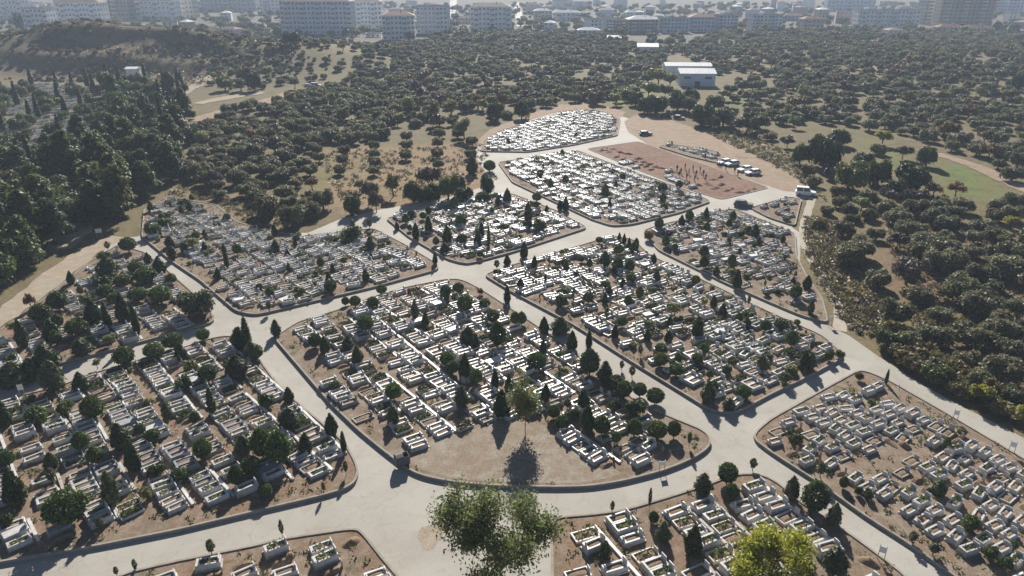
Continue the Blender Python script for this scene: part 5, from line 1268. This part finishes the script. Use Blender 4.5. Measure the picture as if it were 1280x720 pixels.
for i, (px, py, c) in enumerate([(881, 199, 1), (896, 206, 3), (899, 207, 1), (907, 213, 1), (918, 217, 3), (922, 221, 1)]):
    p = at(px, py)
    rt = thing('person', 'person in dark coat standing by the parked cars, %s from left' % nth(i + 1), 'person', (p[0], p[1], 0.03), rng.uniform(0, 6.28), 'people standing beside the parked cars')
    obj('body', pm[c], rt); obj('hair', hm, rt, (0, 0.03, 1.70))

# ------------------------------------------------------------------ spoil heaps and patches
def heap_mesh():
    mb = MB(); n, k = 12, 5; V_ = []; F_ = []
    ph = rng.uniform(0, 6, 3)
    for i in range(k + 1):
        t = i / k
        for j in range(n):
            a = 6.283 * j / n
            r = (1 - t) * (1 + 0.2 * math.sin(2 * a + ph[0]) + 0.15 * math.sin(3 * a + ph[1])) + rng.uniform(-0.05, 0.05)
            V_.append((r * math.cos(a), r * math.sin(a), (1 - (1 - t) ** 1.7) * (1 + 0.15 * math.sin(a + ph[2])) - 0.03 + rng.uniform(-0.04, 0.04)))
    for i in range(k):
        for j in range(n): F_.append((i * n + j, i * n + (j + 1) % n, (i + 1) * n + (j + 1) % n, (i + 1) * n + j))
    return mb.add(V_, F_).mesh('earth_heap', [M['soil_r']], True)
HM = [heap_mesh() for _ in range(3)]
hp = [(752, 188), (762, 190), (768, 187), (776, 191), (785, 193), (797, 199), (805, 203), (812, 206), (820, 209), (828, 211), (838, 215), (845, 228), (872, 232), (885, 231), (893, 236), (901, 231), (908, 239), (915, 236), (924, 241), (934, 239), (942, 236), (890, 225), (900, 222)]
hp2 = [(352, 686), (362, 700), (405, 695), (440, 680), (230, 660), (260, 655), (290, 640), (330, 630), (180, 676), (1085, 705), (1110, 712), (1150, 655), (1165, 650), (1110, 555), (1130, 560), (1240, 600), (1255, 610)]
def heaps(lst, where, group, w0, mat):
    for i, (px, py) in enumerate(sorted(lst)):
        p = at(px, py); k = plot_of(*p)
        if k is None or edge_dist(PLOTS[k]['P'], *p) < 1.3: continue
        r = rng.uniform(0.7, 1.3) * w0
        o = obj('earth_heap', HM[i % 3], None, (p[0], p[1], (PLOTS[k]['h'] if k else 0.0)), rng.uniform(0, 6), (r, r * rng.uniform(0.5, 0.8), rng.uniform(0.3, 0.55)))
        if mat:
            o.material_slots[0].link = 'OBJECT'; o.material_slots[0].material = mat
        tag(o, 'brown earth heap, %s from left, %s' % (nth(i + 1), where), 'earth heap', group)
heaps(hp, 'red earth plot', 'earth heaps on the red plot', 1.6, None)
heaps(hp2, 'in the foreground plots', 'earth heaps in the foreground', 0.9, M['bed'])
sheet('dirt_patch', smooth_poly(np.array([at(537, 672) + np.array((1.1 * math.cos(a) * (1 + 0.3 * math.sin(3 * a)), 1.7 * math.sin(a))) for a in np.arange(0, 6.28, 0.4)]), 1), 0.018, M['track'])

# ------------------------------------------------------------------ signs and bin
def sign(px, py, h, wd, label, rz=0.0):
    p = at(px, py); k = plot_of(*p)
    rt = thing('plot_sign', label, 'sign', (p[0], p[1], PLOTS[k]['h'] if k else 0.01), rz, 'plot signs along the lanes')
    for s in (-1, 1): obj('post', MB().tube([(s * wd * 0.38, 0, -0.1), (s * wd * 0.38, 0, h)], [0.035, 0.035], 6).mesh('post', [M['steel']]), rt)
    obj('board', MB().box((0, -0.05, h * 0.72), (wd * 0.85, 0.04, h * 0.42)).mesh('board', [M['sheet']]), rt)
sign(827, 589, 1.1, 0.8, 'small white sign at the curved kerb of the central plot', R(15))
sign(1100, 702, 1.6, 0.7, 'white sign at the right corner of the bottom plot', R(-30))
sign(1263, 568, 1.5, 0.7, 'grey white sign beside the lane at the right edge', R(-30))
sign(1193, 527, 1.4, 0.6, 'pale sign on the lane edge below the roadside brush', R(-30))
sign(1037, 407, 1.6, 0.7, 'white sign at the foot of the footpath', R(-20))
sign(29, 497, 1.7, 0.7, 'white sign on the lane at the left edge', R(20))
sign(125, 297, 2.0, 1.3, 'white sign below the pines beside the dirt track', R(20))

def bin_(px, py):
    p = at(px, py); rt = thing('waste_container', 'dark metal waste container standing on the kerb of the bare clearing', 'container', (p[0], p[1], 0.26), R(25))
    m = MB(); m.ring(0, 0, 0.75, 0.5, 0.68, 0.43, 0.2, 1.15); m.box((0, 0, 0.24), (1.36, 0.86, 0.06)); obj('bin_body', m.mesh('bin_body', [M['digger']]), rt)
    m = MB(); m.prism([(-0.5, 1.12), (0.5, 1.12), (0.35, 1.32), (-0.1, 1.42), (-0.5, 1.3)], -0.7, 0.1, 0, 'x'); obj('lid', m.mesh('lid', [M['digger']]), rt)
    for a in (-1, 1):
        for b in (-1, 1): obj('wheel', MB().tube([(a * 0.6 - 0.04, b * 0.38, 0.1), (a * 0.6 + 0.04, b * 0.38, 0.1)], [0.1, 0.1], 8).mesh('wheel', [M['tyre']]), rt)
bin_(503, 583)

# ------------------------------------------------------------------ buildings
WIN = MB().box((0, -0.02, 0), (1.4, 0.08, 1.45)).mesh('window', [M['glass']])
WINF = {}
def building(label, x0, x1, yt, yb, floors, cols, wall, roof='flat', depth_=15, rz=0.0, bal=True, cat='building', hh=None):
    p = at((x0 + x1) / 2, yb, True)
    z = float(hgt(*p))
    d = depth(p[0], p[1], 0); s = d / FPX
    W = (x1 - x0) * s; H = hh or max(4.0, (yb - yt) * s)
    rt = thing('apartment_building' if floors > 3 else 'house', label, cat, (p[0], p[1], min(z, 0) - 0.3), rz)
    obj('wall', MB().box((0, depth_ / 2, H / 2), (W, depth_, H)).mesh('wall', [M[wall]]), rt)
    if roof == 'flat':
        m = MB(); m.ring(0, depth_ / 2, W / 2 + 0.15, depth_ / 2 + 0.15, W / 2 - 0.2, depth_ / 2 - 0.2, H - 0.2, H + 0.9)
        m.box((0, depth_ / 2, H + 0.05), (W - 0.5, depth_ - 0.5, 0.1))
        r_ = obj('roof', m.mesh('roof', [M['flat']]), rt)
        for i in range(max(1, int(W / 16))):
            obj('stair_head', MB().box((-W / 2 + (i + 0.5) * 16 + rng.uniform(-2, 2) if W > 20 else 0, depth_ * 0.55, H + 1.4), (3.2, 3.6, 2.6)).mesh('stair_head', [M[wall]]), r_)
    else:
        hx, hy = W / 2 + 0.6, depth_ / 2 + 0.6; rh = min(3.2, depth_ * 0.22); rx = max(0.5, hx - hy)
        m = MB().add([(-hx, depth_ / 2 - hy, H), (hx, depth_ / 2 - hy, H), (hx, depth_ / 2 + hy, H), (-hx, depth_ / 2 + hy, H), (-rx, depth_ / 2, H + rh), (rx, depth_ / 2, H + rh)], [(0, 1, 5, 4), (1, 2, 5), (2, 3, 4, 5), (3, 0, 4), (3, 2, 1, 0)])
        r_ = obj('roof', m.mesh('roof', [M[roof]]), rt)
        obj('chimney', MB().box((rx * 0.5, depth_ / 2 + 1, H + rh), (0.9, 0.9, 1.8)).mesh('chimney', [M[wall]]), r_)
    if floors:
        fh = H / floors; cw = W / cols
        for f in range(floors):
            for c in range(cols):
                if bal and c % 4 == 1: continue
                x = -W / 2 + (c + 0.5) * cw
                obj('window', WIN, rt, (x, -0.02, (f + 0.55) * fh), 0, (min(1.25, cw * 0.42), 1, min(1.15, fh * 0.36)))
            for c in range(max(1, int(depth_ / 5))):
                for sx in (-1, 1):
                    obj('window', WIN, rt, (sx * (W / 2 + 0.0), 2.5 + c * 5, (f + 0.55) * fh), R(90) * (1 if sx > 0 else -1), (1, 1, min(1.1, fh * 0.36)))
        if bal:
            for c in range(1, cols, 4):
                x = -W / 2 + (c + 0.5) * cw
                for f in range(1, floors):
                    m = MB().box((x, -0.65, f * fh + 0.1), (cw * 1.2, 1.3, 0.2)); m.box((x, -1.25, f * fh + 0.6), (cw * 1.2, 0.1, 0.9))
                    b_ = obj('balcony', m.mesh('balcony', [M['b_white'] if wall != 'b_white' else M['b_blue']]), rt)
                    obj('balcony_door', WIN, b_, (x, -0.03, f * fh + 1.3), 0, (cw * 0.7, 1, 1.4))
    return rt
BL = [(0, 30, -4, 24, 5, 6, 'b_white', 'tile', 'white block with tiled roof in the upper left corner'), (33, 63, 12, 41, 5, 6, 'b_white', 'flat', 'small white block behind a dark tree, upper left'), (75, 130, 5, 34, 5, 12, 'b_white', 'tile_b', 'long white block with brown roof above the bare mound'), (138, 163, -12, 26, 8, 5, 'b_tan', 'flat', 'tall tan block between two white blocks'), (166, 221, 2, 25, 4, 10, 'b_white', 'tile_b', 'white block right of the tall tan block'), (223, 243, -3, 23, 5, 4, 'b_cream', 'flat', 'narrow cream block with balconies'), (252, 320, -6, 14, 4, 12, 'b_grey', 'flat', 'distant long pale block right of the cream block'),
 (325, 350, -4, 18, 5, 5, 'b_white', 'tile', 'white block left of the long bluish block'), (352, 441, 4, 43, 7, 18, 'b_blue', 'tile_b', 'long bluish white apartment block with brown roof'), (443, 478, 4, 36, 6, 8, 'b_white', 'tile_b', 'white block joined right of the long bluish block'), (479, 519, 21, 50, 5, 8, 'b_white', 'tile', 'squat white block in front of its neighbours'), (521, 560, 10, 42, 6, 8, 'b_blue', 'flat', 'bluish block left of the pale street'), (588, 638, 10, 39, 5, 10, 'b_white', 'tile_b', 'white block right of the pale street'),
 (668, 690, 14, 27, 3, 5, 'b_cream', 'sheet', 'low cream house left of the small white roofs'), (690, 725, 16, 26, 2, 6, 'b_white', 'sheet', 'low white workshop with bright roof'), (757, 782, 26, 40, 4, 6, 'b_grey', 'flat', 'grey block at the left end of the blue terrace'), (785, 822, 25, 42, 4, 8, 'b_tan', 'sheet', 'block with bright roof in the blue terrace'), (824, 860, 24, 41, 4, 8, 'b_blue', 'flat', 'blue block in the middle of the terrace'), (862, 892, 22, 40, 4, 7, 'b_blue', 'tile', 'blue block with tiled roof in the terrace'), (893, 921, 20, 39, 5, 6, 'b_white', 'flat', 'white block at the right end of the terrace'), (939, 976, 20, 40, 5, 8, 'b_white', 'flat', 'white block standing alone right of the terrace'),
 (1003, 1030, 24, 36, 2, 5, 'b_pink', 'tile', 'low pinkish house among trees'), (1034, 1092, -3, 14, 4, 12, 'b_blue', 'flat', 'distant blue block behind the broad flat roof'), (1072, 1146, 14, 34, 4, 16, 'b_white', 'flat', 'broad white block with flat roof left of the tower'), (1152, 1172, -14, 31, 11, 4, 'b_grey', 'flat', 'slim grey tower left of the big tower'), (1173, 1236, -30, 34, 15, 12, 'b_tan', 'flat', 'big tan tower block, tallest building in view'), (1237, 1258, -4, 17, 6, 5, 'b_white', 'flat', 'white block right of the big tower'), (1259, 1300, -4, 18, 6, 9, 'b_blue', 'flat', 'blue block in the upper right corner'), (1172, 1205, 34, 42, 2, 7, 'b_cream', 'tile', 'low cream houses below the big tower, left'), (1206, 1242, 35, 43, 2, 8, 'b_white', 'tile', 'low white houses below the big tower, right')]
for b in BL:
    building(b[8], b[0], b[1], b[2], b[3], b[4], b[5], b[6], b[7], 16 if b[4] > 3 else 11, rng.uniform(-0.12, 0.12))

def warehouse(label, x0, x1, yb, wallh, dp, rz, rise=1.6, wall='b_blue', doors=True):
    p = at((x0 + x1) / 2, yb); d = depth(*p); W = (x1 - x0) * d / FPX
    rt = thing('warehouse', label, 'warehouse', (p[0], p[1], -0.1), rz)
    m = MB().prism([(-W / 2, 0), (W / 2, 0), (W / 2, wallh), (-W / 2, wallh)], 0, dp)
    obj('wall', m.mesh('wall', [M[wall]]), rt)
    m = MB()
    y0, y1, ym = -0.5, dp + 0.5, dp / 2
    m.add([(-W / 2 - 0.5, y0, wallh + 0.02), (W / 2 + 0.5, y0, wallh + 0.02), (W / 2 + 0.5, ym, wallh + rise), (-W / 2 - 0.5, ym, wallh + rise), (W / 2 + 0.5, y1, wallh + 0.02), (-W / 2 - 0.5, y1, wallh + 0.02)], [(0, 1, 2, 3), (3, 2, 4, 5), (0, 3, 5), (1, 4, 2), (5, 4, 1, 0)])
    r_ = obj('roof', m.mesh('roof', [M['sheet']]), rt)
    n = int(W / 2)
    rib = MB().prism([(0, 0), (ym + 0.5, rise), (ym + 0.5, rise + 0.09), (0, 0.09)], -0.04, 0.04, 0, 'x').mesh('rib', [M['sheet']])
    for i in range(n): obj('rib', rib, r_, (-W / 2 + (i + 0.5) * W / n, y0, wallh + 0.02))
    if doors:
        obj('door', MB().box((0, -0.04, 1.3), (2.4, 0.1, 2.6)).mesh('door', [M['dark_door']]), rt)  # door leaf in one even dark blue grey
        for i in (-1, 1): obj('window', WIN, rt, (i * W * 0.3, -0.02, wallh * 0.68), 0, (2.2, 1, 0.7))
warehouse('white warehouse with pale blue front wall behind the dirt yard', 850, 893, 108, 6.0, 15, R(-4))
warehouse('long white shed roof behind the pale blue warehouse', 832, 888, 93, 4.5, 12, R(-4), 1.2, 'b_white', False)
warehouse('white roofed shed among olives left of the warehouse', 797, 822, 67, 4.5, 22, R(-8), 1.4, 'b_white', False)
warehouse('small white roofed shed among olives, farther left', 759, 776, 54, 4.0, 18, R(-8), 1.2, 'b_white', False)
warehouse('small white hut behind the tall cypresses', 160, 173, 102, 4.0, 6, R(5), 0.8, 'b_white', False)
warehouse('tiny pale hut in the middle grove', 452, 462, 138, 2.2, 4, R(5), 0.7, 'b_white', False)
car('parked_car', 'left white car parked at the head of the orange track', 386, 108, R(10), 'carwhite', False, 'cars at the orange track')
car('parked_car', 'right white van parked at the head of the orange track', 395, 108, R(15), 'carwhite', True, 'cars at the orange track')

# low town houses
HP = []
def houses():
    cols = ['b_white', 'b_cream', 'b_grey', 'b_pink', 'b_white', 'b_blue']
    rf = ['tile', 'tile_b', 'flat', 'tile', 'sheet']
    Y = 640.0
    while Y < 1400:
        px = -10.0; row = []
        while px < 1290:
            d = depth(0, Y); st = rng.uniform(26, 60) * (1.0 if Y < 900 else 1.25)
            px += st * FPX / d
            y = Y + rng.uniform(-14, 14)
            x = (px - 640) / FPX * d
            qx, qy = proj(x, y, 0)
            if any(b[0] - 8 < qx < b[1] + 8 and abs(qy - b[3]) < 9 for b in BL): continue
            if 556 < qx < 576 or 638 < qx < 658: continue
            if rng.uniform() < 0.22: continue
            row.append((x, y, qx))
        HP.append(row)
        Y *= 1.085
    for ri, row in enumerate(HP):
        row.sort(key=lambda r: r[2])
        for i, (x, y, qx) in enumerate(row):
            W, D = rng.uniform(9, 20), rng.uniform(8, 13); fl = int(rng.choice([1, 2, 2, 3, 4])); H = 3.0 * fl
            wall, roof = str(rng.choice(cols)), str(rng.choice(rf))
            lab = '%s town house, %s roof, %s from left, %s row of houses' % ({'b_white': 'white', 'b_cream': 'cream', 'b_grey': 'grey', 'b_pink': 'pinkish', 'b_blue': 'bluish'}[wall], {'tile': 'red', 'tile_b': 'brown', 'flat': 'flat', 'sheet': 'bright'}[roof], nth(i + 1), nth(ri + 1))
            rt = thing('house', lab, 'house', (x, y, -0.2), rng.uniform(-0.5, 0.5), 'low houses of the distant town')
            obj('wall', MB().box((0, 0, H / 2), (W, D, H)).mesh('wall', [M[wall]]), rt)
            if roof == 'flat': m = MB().ring(0, 0, W / 2 + 0.2, D / 2 + 0.2, W / 2 - 0.2, D / 2 - 0.2, H - 0.2, H + 0.7).box((0, 0, H + 0.05), (W - 0.5, D - 0.5, 0.1))
            else:
                hx, hy = W / 2 + 0.5, D / 2 + 0.5; rx = max(0.4, hx - hy); rh = 2.0
                m = MB().add([(-hx, -hy, H), (hx, -hy, H), (hx, hy, H), (-hx, hy, H), (-rx, 0, H + rh), (rx, 0, H + rh)], [(0, 1, 5, 4), (1, 2, 5), (2, 3, 4, 5), (3, 0, 4), (3, 2, 1, 0)])
            obj('roof', m.mesh('roof', [M[roof]]), rt)
            if y < 900:
                for f in range(fl):
                    for c in range(int(W / 4)): obj('window', WIN, rt, (-W / 2 + (c + 0.5) * 4, -D / 2 - 0.02, f * 3.0 + 1.6))
houses()

# ------------------------------------------------------------------ haze
def haze():
    m = bpy.data.materials.new('haze_air'); m.use_nodes = True
    t = m.node_tree; t.nodes.clear()
    o = t.nodes.new('ShaderNodeOutputMaterial'); pv = t.nodes.new('ShaderNodeVolumePrincipled')
    pv.inputs['Color'].default_value = (0.70, 0.82, 0.97, 1)
    pv.inputs['Density'].default_value = 0.00031
    pv.inputs['Anisotropy'].default_value = 0.0
    t.links.new(pv.outputs[0], o.inputs['Volume'])
    ob = obj('haze', MB().box((0, 2800, 40), (10600, 7600, 95)).mesh('haze', [m]))
    tag(ob, 'thin bluish haze in the air over the valley', 'haze', None, 'stuff')
haze()
print('graves', len(GR), 'trees', len(TREES), 'olives far', len(rest), 'objects', len(bpy.data.objects))
